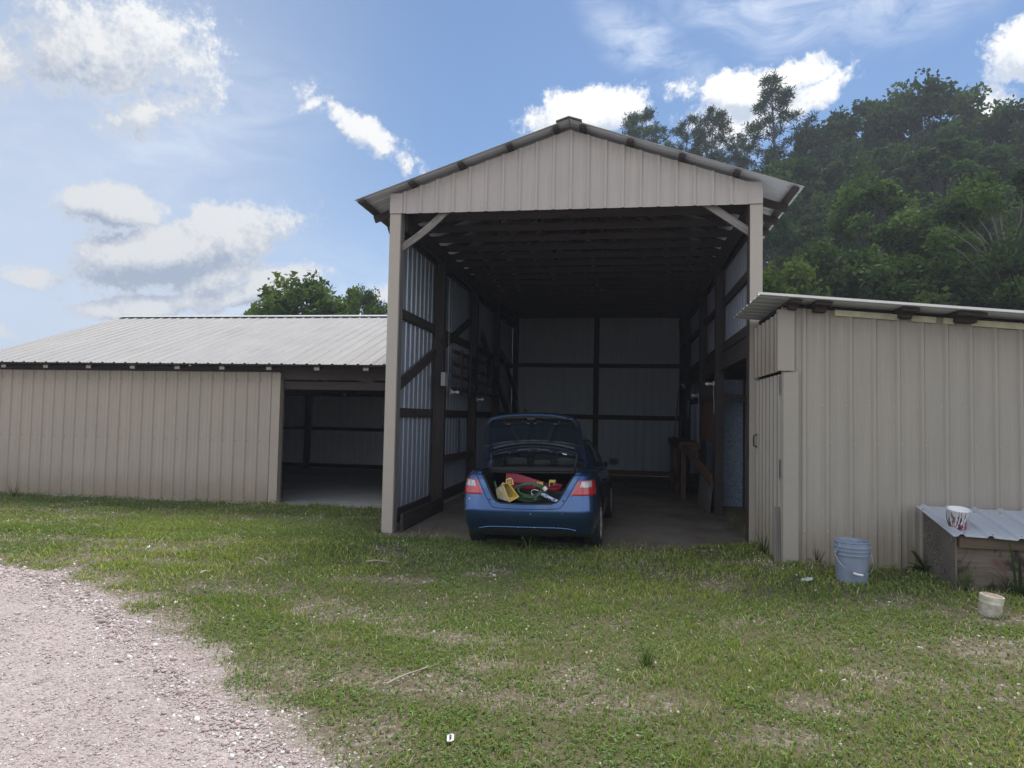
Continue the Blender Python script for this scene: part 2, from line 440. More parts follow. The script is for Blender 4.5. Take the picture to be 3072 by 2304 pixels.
def ground_z(x, y):
    x = np.asarray(x, float); y = np.asarray(y, float)
    rise = .165 * sst(x, 3.4, 5.2) * sst(y, -7.5, -2.0) * (1 - sst(y, -.2, .6) * (x < 4.9))
    rise = rise * np.where((y > -.1) & (x > -9.2) & (x < 4.86), 0, 1)
    bump_ = (fbm(x * 1.1, y * 1.1, 3) - .5) * .05 + (fbm(x * 5, y * 5, 2) - .5) * .018
    near = ((x > -9.3) & (x < 8.4) & (y > -.25) & (y < 11.3))
    bump_ = np.where(near, -.035, bump_)
    inner = (x > -9.3) & (x < 0) & (y > -.25) & (y < 2.3)
    bump_ = np.where(inner, (fbm(x * 1.1, y * 1.1, 3) - .5) * .04, bump_)
    r = np.hypot(x - 3.2, y + 9.1); az = np.degrees(np.arctan2(x - 3.2, y + 9.1))
    hill = np.minimum(np.maximum(0, r - 24.) * .30, 16) * sst(az, -14, 4) * (1 - sst(az, 75, 110))
    return rise + bump_ + hill

def make_ground():
    def axis(fine, lo, hi, far):
        a = np.arange(lo, hi + 1e-6, fine)
        g = [hi]; s = fine
        while g[-1] < far: s *= 1.35; g.append(g[-1] + s)
        h = [lo]; s = fine
        while h[-1] > -far: s *= 1.35; h.append(h[-1] - s)
        return np.concatenate([np.array(h[1:])[::-1], a, np.array(g[1:])])
    xs = axis(.09, -10, 8.5, 260); ys = axis(.09, -8, 3, 260)
    X, Y = np.meshgrid(xs, ys, indexing='ij'); Z = ground_z(X, Y)
    rd = road_d(X, Y); Z = Z + .025 * np.exp(-((rd - .12) / .16) ** 2) - .015 * sst(rd, .2, .8)
    a, b = X.shape
    v = np.stack([X, Y, Z], -1).reshape(-1, 3)
    i, j = np.meshgrid(np.arange(a - 1), np.arange(b - 1), indexing='ij'); k = (i * b + j).ravel()
    loops = np.stack([k, k + b, k + b + 1, k + 1], 1).ravel(); n = len(k)
    edge = road_d(v[:, 0], v[:, 1]) + (fbm(v[:, 0] * 2.6, v[:, 1] * 2.6, 4) - .5) * .7
    col = np.zeros((len(v), 3)); col[:, 0] = sst(edge, -.38, .20)       # R: gravel mask (material boundary)
    col[:, 1] = bare(v[:, 0], v[:, 1])
    me = fast_mesh('ground', v, loops, np.arange(n) * 4, np.full(n, 4), [M['ground']], col, smooth=True)
    ob = bpy.data.objects.new('ground', me); COL.objects.link(ob); tag(ob, kind='structure')
    return ob
PATCH = [(1.2, -3.6, .9, .30), (1.9, -4.05, .6, .25), (2.7, -5.1, .5, .22), (3.3, -5.0, .6, .25), (2.3, -4.6, .4, .2), (4.3, -4.9, .4, .2), (2.0, -5.6, .5, .2),
         (5.9, -3.9, .9, .35), (6.3, -3.2, .8, .45), (5.5, -2.7, .5, .25), (-.1, -3.2, 1.1, .25), (-1.8, -2.3, 1.0, .2), (3.4, -2.6, .4, .15), (.9, -2.5, .9, .18), (-3, -1.4, 1.3, .2), (-5, .6, 1.6, .25)]
def bare(x, y):
    """1 where gravel or soil shows through the grass"""
    n = fbm(x * 1.7 + 40, y * 2.4 + 9, 4)
    v = sst(n, .55, .77) * .64
    for px, py, rx, ry in PATCH:
        q = np.hypot((x - px) / rx, (y - py) / ry) + (fbm(x * 4, y * 4, 3) - .5) * 1.3
        v = np.maximum(v, .66 * (1 - sst(q, .1, 1.05)))
    v = np.maximum(v, .8 * (1 - sst(np.abs(road_d(x, y) + .22), 0, .45)) * sst(fbm(x * 3 + 7, y * 3, 3), .35, .6))
    return v

def mat_ground():
    m, nt, b = new_mat('soil_and_gravel')
    ob = nt.new('ShaderNodeTexCoord').outputs['Object']
    at = nt.new('ShaderNodeVertexColor'); at.layer_name = 'Col'
    sx = nt.new('ShaderNodeSeparateColor'); nt.put(sx.inputs[0], at.outputs[0])
    n1 = nt.noise(ob, 3, 6, .65); n2 = nt.noise(ob, 40, 4, .6); n3 = nt.noise(ob, 140, 3, .6)
    vo = nt.new('ShaderNodeTexVoronoi'); nt.put(vo.inputs['Vector'], ob); vo.inputs['Scale'].default_value = 62
    v2 = nt.new('ShaderNodeTexVoronoi'); nt.put(v2.inputs['Vector'], ob); v2.inputs['Scale'].default_value = 150
    vg = nt.new('ShaderNodeSeparateColor'); nt.put(vg.inputs[0], vo.outputs['Color'])
    grav = nt.ramp(vg.outputs[0], [(0, (.34, .28, .26)), (.5, (.46, .39, .37)), (1, (.56, .505, .485))])
    grav = nt.mix(nt.math('MULTIPLY', n3, .5), grav, (.42, .36, .345, 1))
    big = nt.ramp(nt.noise(ob, .9, 4, .6), [(.3, .86), (.7, 1.08)])
    grav = nt.mix(1, grav, big, 'MULTIPLY')
    soil = nt.ramp(n2, [(.3, (.075, .066, .036)), (.7, (.17, .15, .095))])
    soil = nt.mix(nt.math('MULTIPLY', n1, .4), soil, (.10, .105, .045, 1))
    grit = nt.mix(nt.sstep(nt.noise(ob, 22, 5, .7), .48, .62), (.17, .13, .10, 1), grav)
    bz = nt.math('MULTIPLY', sx.outputs[1], nt.sstep(nt.noise(ob, 12, 5, .7), .32, .55))
    mx1 = nt.mix(bz, soil, grit)
    col = nt.mix(sx.outputs[0], mx1, grav)
    nt.put(b.inputs['Base Color'], col); b.inputs['Roughness'].default_value = .95; b.inputs['Specular IOR Level'].default_value = .15
    h = nt.math('ADD', nt.math('MULTIPLY', vo.outputs['Distance'], -1.0), nt.math('MULTIPLY', v2.outputs['Distance'], -.4))
    h = nt.math('ADD', h, nt.math('MULTIPLY', n2, .5))
    nt.put(b.inputs['Normal'], nt.bump(h, .9, .012))
    return m
M['ground'] = mat_ground()

def mat_leafy(name, trans=.35, rough=.6, objcol=True, spec=.12):
    m, nt, b = new_mat(name)
    at = nt.new('ShaderNodeVertexColor'); at.layer_name = 'Col'
    col = at.outputs[0]
    if objcol:
        oi = nt.new('ShaderNodeObjectInfo'); col = nt.mix(1, col, oi.outputs['Color'], 'MULTIPLY')
    nt.put(b.inputs['Base Color'], col); b.inputs['Roughness'].default_value = rough
    b.inputs['Specular IOR Level'].default_value = spec
    tr = nt.new('ShaderNodeBsdfTranslucent'); nt.put(tr.inputs[0], nt.mix(1, col, (1.15, 1.25, .6, 1), 'MULTIPLY'))
    mx = nt.new('ShaderNodeMixShader'); mx.inputs[0].default_value = trans
    nt.l.new(b.outputs[0], mx.inputs[1]); nt.l.new(tr.outputs[0], mx.inputs[2])
    nt.l.new(mx.outputs[0], nt.n['Material Output'].inputs[0])
    return m
M['grass'] = mat_leafy('grass_blades', .35, .55, False)
M['leaf'] = mat_leafy('tree_leaves', .28, .75, True, .05)
M['stone'] = None
def mat_stone():
    m, nt, b = new_mat('limestone_gravel')
    at = nt.new('ShaderNodeVertexColor'); at.layer_name = 'Col'
    n = nt.noise(nt.new('ShaderNodeTexCoord').outputs['Object'], 60, 4, .6)
    nt.put(b.inputs['Base Color'], nt.mix(1, at.outputs[0], nt.ramp(n, [(.3, .85), (.7, 1.1)]), 'MULTIPLY'))
    b.inputs['Roughness'].default_value = .9; b.inputs['Specular IOR Level'].default_value = .2
    return m
M['stone'] = mat_stone()

def scatter(density, zones):
    """random ground points; density per m2 as a function of (x, y)"""
    out = []
    for x0, x1, y0, y1, dmax in zones:
        n = int((x1 - x0) * (y1 - y0) * dmax)
        x = rng.uniform(x0, x1, n); y = rng.uniform(y0, y1, n)
        k = rng.random(n) * dmax < density(x, y)
        out.append(np.stack([x[k], y[k]], 1))
    return np.concatenate(out)
def in_view(x, y, margin=.9):
    dx = x - CAM[0]; dy = y - CAM[1]
    r = dx * right[0] + dy * right[1]; f = dx * fwd[0] + dy * fwd[1]
    return (np.abs(r) < f * .74 + margin) & (f > 2.7)
def open_ground(x, y):
    """outside the buildings"""
    a = (y < 2.33) & (x < .0)
    b = (y < -.03) & (x >= 0) & (x <= 4.85)
    c = (y < -1.47) & (x > 4.85)
    return a | b | c

# ------------------------------------------------------------------ grass, clover, straw and stones
def make_grass():
    def dens(x, y):
        d = np.hypot(x - CAM[0], y - CAM[1])
        b = np.clip(bare(x, y), 0, 1); rd = road_d(x, y) + (fbm(x * 2.6, y * 2.6, 4) - .5) * .7
        thin = sst(fbm(x * .9 + 51, y * 1.3 + 13, 4), .42, .66)
        k = (1 - .88 * b) * (1 - .28 * thin) * (1 - sst(rd, -.42, .10)) * np.clip(fbm(x * 3.1, y * 3.1, 3) * 1.5, .35, 1.1)
        return np.where(in_view(x, y) & open_ground(x, y), k * np.clip(6600 * (4.2 / np.maximum(d, 3.2)) ** 1.25, 500, 8000), 0)
    zones = [(-1.5, 8.0, -6.6, -3.4, 8000), (-4.5, 8.2, -3.4, -1.2, 3900), (-5.5, 5.2, -1.2, 0.0, 2600), (-10, .1, -1.2, 2.33, 2200), (-9, -4.5, -3.4, -1.2, 2200)]
    P = scatter(dens, zones); x, y = P[:, 0], P[:, 1]; n = len(x)
    big = sst(fbm(x * .55 + 3, y * .55 + 8, 3), .38, .62)        # lush / yellow patches
    tall = sst(fbm(x * 1.6 + 31, y * 1.6 + 2, 3), .45, .72)
    wall = np.exp(-np.abs(np.where(x > 4.86, y + 1.5, np.where(x < 0, y - 2.3, y + .05))) / .12)
    z = ground_z(x, y)
    d = np.hypot(x - CAM[0], y - CAM[1])
    h = rng.uniform(.016, .044, n) * (1 + .40 * tall) * (1 + wall * rng.uniform(0, 1.6, n)) * (1 + .15 * sst(d, 5, 10))
    wd = rng.uniform(.0016, .0034, n) * np.clip(d / 4.2, 1, 2.3)
    kind = rng.random(n); clover = kind < .16 + .24 * (1 - big) * (1 - tall)
    wd = np.where(clover, rng.uniform(.0026, .0048, n) * np.clip(d / 5, 1, 1.7), wd)
    h = np.where(clover, h * .62, h)
    an = rng.uniform(0, 2 * np.pi, n); ca, sa = np.cos(an), np.sin(an)
    lean = rng.uniform(.15, 1.1, n) * h; la = rng.uniform(0, 2 * np.pi, n); lx, ly = np.cos(la) * lean, np.sin(la) * lean
    base = np.stack([x, y, z - .004], 1)
    def pt(t, wf, ht):
        c = base + np.stack([lx * t ** 2, ly * t ** 2, h * ht], 1)
        o = np.stack([ca, sa, np.zeros(n)], 1) * (wd * wf)[:, None]
        return c, o
    c0, o0 = pt(0, np.where(clover, .3, 1), 0); c1, o1 = pt(.6, np.where(clover, 1.5, .85), np.where(clover, .85, .62)); c2, o2 = pt(1.0, np.where(clover, 1.2, .1), np.where(clover, .93, 1))
    c2 = c2 + np.where(clover, 1, 0)[:, None] * np.stack([np.cos(la) * .011, np.sin(la) * .011, np.zeros(n)], 1)
    v = np.stack([c0 - o0, c0 + o0, c1 + o1, c1 - o1, c2 + o2, c2 - o2], 1).reshape(-1, 3)
    k = np.arange(n) * 6
    loops = np.stack([k, k + 1, k + 2, k + 3, k + 3, k + 2, k + 4, k + 5], 1).ravel()
    g1 = np.array((.17, .23, .058)); g2 = np.array((.35, .405, .095)); g3 = np.array((.13, .20, .065)); straw = np.array((.54, .49, .33))
    u = rng.random((n, 1)); mixb = np.clip(big[:, None] * .85 + rng.normal(0, .18, (n, 1)), 0, 1)
    col = (g1 * (1 - u * .5) + g2 * u * .5) * (1 - mixb) + g2 * (.75 + .4 * u) * mixb
    col = np.where(clover[:, None], g3 * (.8 + .8 * u), col)
    dry = rng.random(n) < (.07 + .45 * np.clip(bare(x, y), 0, 1) + .16 * sst(fbm(x * 1.2 + 90, y * 1.2, 3), .5, .7))
    col = np.where((dry & ~clover)[:, None], straw * (.6 + .7 * u), col)
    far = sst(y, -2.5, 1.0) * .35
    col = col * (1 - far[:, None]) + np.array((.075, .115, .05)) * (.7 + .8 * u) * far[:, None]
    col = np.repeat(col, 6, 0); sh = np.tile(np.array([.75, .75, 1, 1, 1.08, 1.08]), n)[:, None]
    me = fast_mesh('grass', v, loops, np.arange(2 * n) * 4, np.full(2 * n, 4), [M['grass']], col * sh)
    ob = bpy.data.objects.new('grass', me); COL.objects.link(ob)
    tag(ob, 'short mown grass and clover with thin yellowish patches', 'grass', kind='stuff')
    print('blades', n)

def make_clover_heads():
    P = scatter(lambda x, y: np.where(in_view(x, y, .3) & open_ground(x, y) & (road_d(x, y) < -.3), 9 * sst(fbm(x * .8 + 70, y * .8, 3), .40, .62), 0), [(-1.5, 8, -6.6, -1.4, 9), (-6, 5, -1.4, 2.2, 6)])
    V, Fc = ico(); n = len(P); s_ = rng.uniform(.005, .0085, n); z = ground_z(P[:, 0], P[:, 1]) + rng.uniform(.03, .06, n)
    v = (V[None] * s_[:, None, None] * (1 + rng.normal(0, .15, (n, 12, 1))) + np.stack([P[:, 0], P[:, 1], z], 1)[:, None]).reshape(-1, 3)
    f = (Fc[None] + (np.arange(n) * 12)[:, None, None]).reshape(-1)
    me = fast_mesh('clover_flowers', v, f, np.arange(n * 20) * 3, np.full(n * 20, 3), [M['grass']], np.tile(np.array((.72, .70, .62)), (n * 12, 1)))
    ob = bpy.data.objects.new('clover_flowers', me); COL.objects.link(ob); tag(ob, 'tiny white clover flower heads dotted through the grass', 'flowers', kind='stuff')
def ico():
    t = (1 + 5 ** .5) / 2
    v = np.array([(-1, t, 0), (1, t, 0), (-1, -t, 0), (1, -t, 0), (0, -1, t), (0, 1, t), (0, -1, -t), (0, 1, -t), (t, 0, -1), (t, 0, 1), (-t, 0, -1), (-t, 0, 1)], float)
    f = np.array([(0, 11, 5), (0, 5, 1), (0, 1, 7), (0, 7, 10), (0, 10, 11), (1, 5, 9), (5, 11, 4), (11, 10, 2), (10, 7, 6), (7, 1, 8), (3, 9, 4), (3, 4, 2), (3, 2, 6), (3, 6, 8), (3, 8, 9), (4, 9, 5), (2, 4, 11), (6, 2, 10), (8, 6, 7), (9, 8, 1)])
    return v / np.linalg.norm(v[0]), f
def make_stones():
    def dens(x, y):
        d = np.hypot(x - CAM[0], y - CAM[1]); rd = road_d(x, y) + (fbm(x * 2.6, y * 2.6, 4) - .5) * .7
        k = sst(rd, -.50, .12) ** 1.5 * (.75 + .5 * np.exp(-((rd - .15) / .25) ** 2)) + .35 * bare(x, y) * (rd < 0) * sst(fbm(x * 6, y * 6, 3), .42, .6)
        return np.where(in_view(x, y, .5) & open_ground(x, y), k * np.clip(3400 * (4.0 / np.maximum(d, 3.)) ** 1.5, 300, 4200), 0)
    P = scatter(dens, [(-1.5, 8, -6.8, -4.0, 4200), (-8, 8, -4.0, -1.2, 1900), (-9.5, 5, -1.2, 2.3, 900)])
    x, y = P[:, 0], P[:, 1]; n = len(x)
    rd = road_d(x, y); edge = np.exp(-((rd - .12) / .2) ** 2); d = np.hypot(x - CAM[0], y - CAM[1])
    s = np.exp(rng.normal(math.log(.0042), .40, n)) * (1 + .30 * edge) * np.clip(d / 4.6, 1, 1.9)
    bigs = rng.random(n) < .012 + .03 * edge; s = np.where(bigs, s * rng.uniform(1.5, 2.4, n), s)
    s = np.minimum(s, .026)
    V, Fc = ico()
    sc = rng.uniform(.65, 1.35, (n, 3)) * s[:, None]; sc[:, 2] *= .62
    an = rng.uniform(0, 6.28, n); c, q = np.cos(an), np.sin(an)
    W = V[None] * sc[:, None] * (1 + rng.normal(0, .16, (n, 12, 1)))
    tilt = rng.normal(0, .35, n)[:, None]
    wz = W[..., 2] + W[..., 0] * tilt
    X = W[..., 0] * c[:, None] - W[..., 1] * q[:, None]; Yv = W[..., 0] * q[:, None] + W[..., 1] * c[:, None]
    z = ground_z(x, y) + .025 * np.exp(-((rd - .12) / .16) ** 2) - .015 * sst(rd, .2, .8)
    v = np.stack([X + x[:, None], Yv + y[:, None], wz + (z + s * .22)[:, None]], -1).reshape(-1, 3)
    f = (Fc[None] + (np.arange(n) * 12)[:, None, None]).reshape(-1)
    tone = rng.uniform(.72, 1.18, (n, 1)); pink = rng.random((n, 1))
    col = (np.array((.49, .425, .405)) * (1 - pink) + np.array((.52, .41, .385)) * pink) * tone
    lt = rng.random(n) < .14; col = np.where(lt[:, None], np.array((.70, .68, .66)), col)
    me = fast_mesh('gravel', v, f, np.arange(n * 20) * 3, np.full(n * 20, 3), [M['stone']], np.repeat(col, 12, 0))
    ob = bpy.data.objects.new('gravel', me); COL.objects.link(ob)
    tag(ob, 'loose pinkish grey crushed stone on the driveway and in bare patches', 'gravel', kind='stuff')
    print('stones', n)

# ------------------------------------------------------------------ ribbed sheet
def ribbed(mb, O, U, Vv, N, L, vf, pitch=.2286, phase=0., h=.019, thick=.0035, mats=(0, 1), uv0=(0, 0), minor=True, screws=(), smat=0, nv=1, srad=.0055):
    O = np.array(O, float); U = unit(U); Vv = unit(Vv); N = unit(N)
    pts = [(0., 0.), (L, 0.)]
    k0 = int(math.floor(-phase / pitch)) - 1
    ribs = []
    for k in range(k0, k0 + int(L / pitch) + 4):
        c = phase + k * pitch; ribs.append(c)
        for a, b in ((-.032, 0), (-.013, h), (.013, h), (.032, 0)): pts.append((c + a, b))
        if minor:
            for q in (pitch / 3, 2 * pitch / 3):
                for a, b in ((-.019, 0), (-.009, .0035), (.009, .0035), (.019, 0)): pts.append((c + q + a, b))
    pts = sorted(p for p in pts if -1e-9 <= p[0] <= L + 1e-9)
    us = [p[0] for p in pts]
    fr = []; bk = []; uvs = []
    for u, hh in pts:
        v0, v1 = vf(u)
        for j in range(nv + 1):
            v = v0 + (v1 - v0) * j / nv
            p = O + U * u + Vv * v
            fr.append(p + N * hh); bk.append(p + N * (hh - thick)); uvs.append((uv0[0] + u, uv0[1] + v))
    n = len(pts); s = nv + 1
    flip = np.dot(np.cross(U, Vv), N) < 0
    ff = []
    for i in range(n - 1):
        for j in range(nv):
            q = (i * s + j, (i + 1) * s + j, (i + 1) * s + j + 1, i * s + j + 1); ff.append(q[::-1] if flip else q)
    mb.add(fr, ff, mats[0], uvs); mb.add(bk, [q[::-1] for q in ff], mats[1], uvs)
    ring = [i * s for i in range(n)] + [(n - 1) * s + j for j in range(1, s)] + [i * s + nv for i in range(n - 2, -1, -1)] + [j for j in range(nv - 1, 0, -1)]
    m = len(ring); al = [fr[i] for i in ring] + [bk[i] for i in ring]; uu = [uvs[i] for i in ring] * 2
    rf = [(i, i + m, (i + 1) % m + m, (i + 1) % m) for i in range(m)]
    mb.add(al, [q[::-1] if flip else q for q in rf], mats[0], uu)
    for vs, off in screws:
        for c in ribs:
            u = c + off
            if .01 < u < L - .01:
                v0, v1 = vf(u)
                v = vs if not callable(vs) else vs(u)
                if v0 + .01 < v < v1 - .01:
                    ctr = O + U * u + Vv * v; r = srad
                    hb = .0 if abs(off) > .033 else h
                    rg = [ctr + N * (hb + dz) + r * f_ * (math.cos(a) * U + math.sin(a) * Vv) for f_, dz in ((1, 0), (.8, .004)) for a in np.linspace(0, 2 * np.pi, 6, endpoint=False)]
                    mb.add(rg, [(i, (i + 1) % 6, 6 + (i + 1) % 6, 6 + i) for i in range(6)] + [tuple(range(6, 12))], smat)

# ------------------------------------------------------------------ the tall open barn
W_, D_ = 4.906, 10.86
ZG, ZE = 4.381, 4.62           # bottom of the gable siding, its height at the corners
SL = .3405                     # roof slope
def barn_roof_z(x): return 4.685 + SL * (W_ / 2 - abs(x - W_ / 2))
def make_barn():
    t = thing('pole_barn', 'tall open-fronted tan metal barn with gable roof and dark timber inside', 'barn', (W_ / 2, 0, 0))
    og = np.array((W_ / 2, 0, 0))
    def part(mb, name, mats, parent=t, **k): 
        return mb.build(name, mats, parent, og if parent is t else og, **k)
    # gable siding
    mb = MB()
    scr = [(.05 + 0, .046), (.05, -.046), (lambda u: ZE - ZG + SL * (W_ / 2 - abs(u - W_ / 2)) - .07, .046)]
    ribbed(mb, (0, -.012, ZG), (1, 0, 0), (0, 0, 1), (0, -1, 0), W_, lambda u: (0, ZE - ZG + SL * (W_ / 2 - abs(u - W_ / 2))), phase=.19, screws=scr, smat=2, srad=.008)
    mb.box((-.012, -.036, ZG + .001), (.17, -.032, ZE + .04), 0)
    mb.box((4.775, -.036, ZG + .001), (W_ + .012, -.032, ZE + .04), 0)
    part(mb, 'gable_siding', [M['tan_gable'], M['galv'], M['trim']])
    # corner trims and posts in front
    for x0, x1 in ((-.012, .140), (4.766, W_ + .012)):
        mb = MB(); mb.box((x0, -.018, -.08), (x1, -.012, ZG - .002)); 
        e = x0 if x0 < 1 else x1
        mb.box((e - .003, -.012, -.08), (e + .003, .16, ZG + .2))
        part(mb, 'corner_trim', M['trim'])
    mb = MB(); mb.box((.012, -.008, -.2), (.152, .14, ZG + .1)); part(mb, 'front_post', M['grey_wood'])
    mb = MB(); mb.box((4.754, -.008, -.2), (4.894, .14, ZG + .1)); part(mb, 'front_post', M['dark_wood'])
    mb = MB(); mb.box((.152, .0, ZG + .012), (4.754, .045, ZG + .22)); mb.box((.152, .1, ZG + .03), (4.754, .14, ZG + .24)); part(mb, 'header_beam', M['dark_wood'])
    # knee braces
    mb = MB(); pts = [V3(.155, .06, 3.93) + s * V3(.62, 0, .50) + V3(.55, 0, -.55) * .03 * math.sin(math.pi * s) for s in np.linspace(-.08, 1.1, 9)]
    for a, b in zip(pts[:-1], pts[1:]): mb.bar(a, b + (b - a) * .01, .035, .095, (-.6, 0, .8))
    part(mb, 'knee_brace', M['grey_wood'])
    mb = MB(); mb.bar((4.80, .06, 4.02), (4.18, .06, 4.46), .035, .095, (.6, 0, .8)); part(mb, 'knee_brace', M['grey_wood'])
    # side walls: left whole, right only above the lean-to roof
    mb = MB(); ribbed(mb, (-.004, .006, .02), (0, 1, 0), (0, 0, 1), (-1, 0, 0), D_ - .01, lambda u: (0, 4.56), phase=.1); part(mb, 'side_wall_siding', [M['tan'], M['galv']])
    mb = MB(); ribbed(mb, (W_ + .004, .006, 2.785), (0, 1, 0), (0, 0, 1), (1, 0, 0), D_ - .01, lambda u: (0, 1.80), phase=.1); part(mb, 'side_wall_siding', [M['tan'], M['galv']])
    mb = MB(); ribbed(mb, (0, D_ + .004, .014), (1, 0, 0), (0, 0, 1), (0, 1, 0), W_, lambda u: (0, 4.64 + SL * (W_ / 2 - abs(u - W_ / 2))), phase=.15); part(mb, 'back_wall_siding', [M['tan'], M['back_lining']])
    # posts along the walls
    for y in (2.28, 4.98, 7.6, 10.66):
        mb = MB(); mb.box((.05, y - .075, -.1), (.20, y + .075, 4.45))
        if y < 3: mb.box((.202, y - .07, -.1), (.235, y + .07, 2.35)); mb.box((.05, y + .077, -.1), (.20, y + .11, 2.1))
        part(mb, 'wall_post', M['dark_wood'])
    for y in (3.16, 5.6, 8.9, 10.66):
        mb = MB(); mb.box((4.75, y - .075, -.1), (4.89, y + .075, 4.45)); part(mb, 'wall_post', M['dark_wood'])
    mb = MB(); mb.box((2.37, D_ - .15, 0), (2.52, D_ - .02, 5.3)); part(mb, 'wall_post', M['dark_wood'])
    # girts
    for z0, z1 in ((3.0, 3.14), (1.58, 1.71), (.10, .27)):
        mb = MB(); mb.box((.006, .145, z0), (.045, D_ - .05, z1)); part(mb, 'girt' if z0 > .5 else 'skirt_board', M['dark_wood'])
    mb = MB(); mb.box((.202, .13, .03), (.24, 2.2, .25)); part(mb, 'skirt_board', M['dark_wood'])
    for z0, z1 in ((.80, .92),):
        mb = MB(); mb.bar((.16, 2.3, .86), (.16, 5.0, .84), .04, .13); part(mb, 'girt', M['dark_wood'])
    for z0, z1 in ((3.05, 3.17), (1.575, 1.71), (.02, .16)):
        for xa, xb in ((.06, 2.368), (2.522, 4.85)):
            mb = MB(); mb.box((xa, D_ - .05, z0), (xb, D_ - .012, z1)); part(mb, 'girt', M['brown_wood'] if z0 < 1 else M['dark_wood'])
    for z0, z1 in ((2.79, 2.93), (3.55, 3.68)):
        mb = MB(); mb.box((4.855, .145, z0), (4.895, D_ - .05, z1)); part(mb, 'girt', M['dark_wood'])
    # top plates
    for x in (.10, 4.81):
        mb = MB(); mb.box((x - .07, .15, 4.16), (x - .03, D_ - .03, 4.42)); mb.box((x + .105 - .06, .16, 4.18), (x + .085, D_ - .03, 4.42)); part(mb, 'top_plate', M['dark_wood'])
    # long diagonal brace and short brackets on the left wall
    mb = MB(); mb.bar((.075, .16, 1.98), (.075, 2.16, 2.66), .04, .15); mb.bar((.075, 2.4, 2.72), (.075, 4.9, 3.6), .04, .13); part(mb, 'diagonal_brace', M['dark_wood'])
    mb = MB(); mb.box((.242, 1.95, 2.10), (.31, 2.14, 2.32)); part(mb, 'switch_box', M['dull_china'])
    # lumber rack high on the left wall between the second and fourth posts
    mb = MB()
    for z in (2.05, 2.27, 2.49, 2.71):
        mb.box((.215, 2.75, z), (.245, 7.4, z + .075))
    for y in (3.3, 4.1, 5.6, 6.4): mb.box((.247, y, 1.98), (.272, y + .09, 2.82))
    part(mb, 'lumber_rack', M['dark_wood'])
    mb = MB(); mb.bar((.23, 5.2, 3.35), (.23, 9.6, 1.35), .045, .22); part(mb, 'diagonal_brace', M['dark_wood'])
    mb = MB(); mb.bar((.23, 7.7, 3.2), (.23, 10.5, 2.1), .045, .16); part(mb, 'diagonal_brace', M['dark_wood'])
    # trusses
    for y in list(np.arange(.42, D_ - .2, .61)):
        mb = MB(); th = .04; zb = 4.44
        mb.bar((-.40, y, barn_roof_z(-.40) - .115), (W_ / 2, y, barn_roof_z(W_ / 2) - .115), th, .10); mb.bar((W_ + .41, y, barn_roof_z(W_ + .41) - .115), (W_ / 2, y, barn_roof_z(W_ / 2) - .115), th, .10)
        mb.bar((.01, y + .002, zb), (W_ - .01, y + .002, zb), th, .10)
        for xa, xb in ((.95, 1.35), (1.35, 2.42), (3.55, 2.49), (3.95, 3.55)):
            up_ = xa if abs(xa - W_ / 2) > abs(xb - W_ / 2) else xb
            lo_, hi_ = (xa, xb) if xa in (.95, 3.95) else (xb, xa)
            mb.bar((xa if xa in (1.35, 3.55) else xb, y + .045, zb), (xb if xa in (1.35, 3.55) else xa, y + .045, barn_roof_z(xb if xa in (1.35, 3.55) else xa) - .12), .035, .08)
        part(mb, 'roof_truss', M['dark_wood'])
    # purlins under the sheet, their ends show along the rake
    for side in (0, 1):
        for dx in (-.38, .32, 1.0, 1.66, 2.28):
            mb = MB(); x = dx if side == 0 else W_ - dx; sg = 1 if side == 0 else -1
            upv = unit((-SL * sg, 0, 1)); c = V3(x, 0, barn_roof_z(x) - .034)
            mb.bar(c + V3(0, -.17, 0), c + V3(0, D_ + .15, 0), .085, .034, upv); part(mb, 'purlin', M['dark_wood'])
    # two roof sheets and the ridge cap
    for sg, x0 in ((1, -.46), (-1, W_ + .47)):
        mb = MB(); Lr = (W_ / 2 + (.46 if sg > 0 else .47)) * math.hypot(1, SL)
        ribbed(mb, (x0, -.21, barn_roof_z(x0)), (0, 1, 0), (sg, 0, SL), (-SL * sg, 0, 1), D_ + .45, lambda u: (0, Lr - .005), phase=.06, mats=(0, 1), minor=False); part(mb, 'roof_sheet', [M['white_roof'], M['soffit']])
    mb = MB(); zc = barn_roof_z(W_ / 2)
    for sg in (1, -1):
        a = V3(W_ / 2, -.235, zc + .028); b = V3(W_ / 2 + sg * .17, -.235, zc + .028 - SL * .17 + .002)
        mb.add([a, b, b + V3(0, D_ + .5, 0), a + V3(0, D_ + .5, 0), a + V3(0, 0, -.005), b + V3(0, 0, -.005), b + V3(0, D_ + .5, -.005), a + V3(0, D_ + .5, -.005)],
               [(0, 1, 2, 3), (7, 6, 5, 4), (0, 4, 5, 1), (1, 5, 6, 2), (2, 6, 7, 3)])
    part(mb, 'ridge_cap', M['trim'])
    # open right side: header of the lean-to passage, planks and a shelf rail
    mb = MB(); mb.box((4.80, .16, 2.46), (4.84, 10.5, 2.66)); mb.box((4.845, .16, 2.68), (4.895, 10.5, 2.76)); part(mb, 'side_header', M['dark_wood'])
    mb = MB()
    for k, y in enumerate(np.arange(3.36, 5.4, .19)):
        mb.box((4.80 + .006 * (k % 2), y, 1.22), (4.825 + .006 * (k % 2), y + .175, 2.06 + .08 * math.sin(k * 2.3)))
    part(mb, 'plank_panel', M['brown_wood'])
    mb = MB(); mb.box((4.76, 3.25, 1.97), (4.80, 8.8, 2.10)); part(mb, 'girt', M['dark_wood'])
    return t
M['pale_lining'] = m_siding('pale_back_lining', (.82, .84, .88), rough=.5, base_dirt=False, streak=.10)
M['back_lining'] = m_siding('grey_back_lining', (.38, .41, .44), rough=.55, base_dirt=False, streak=.10)

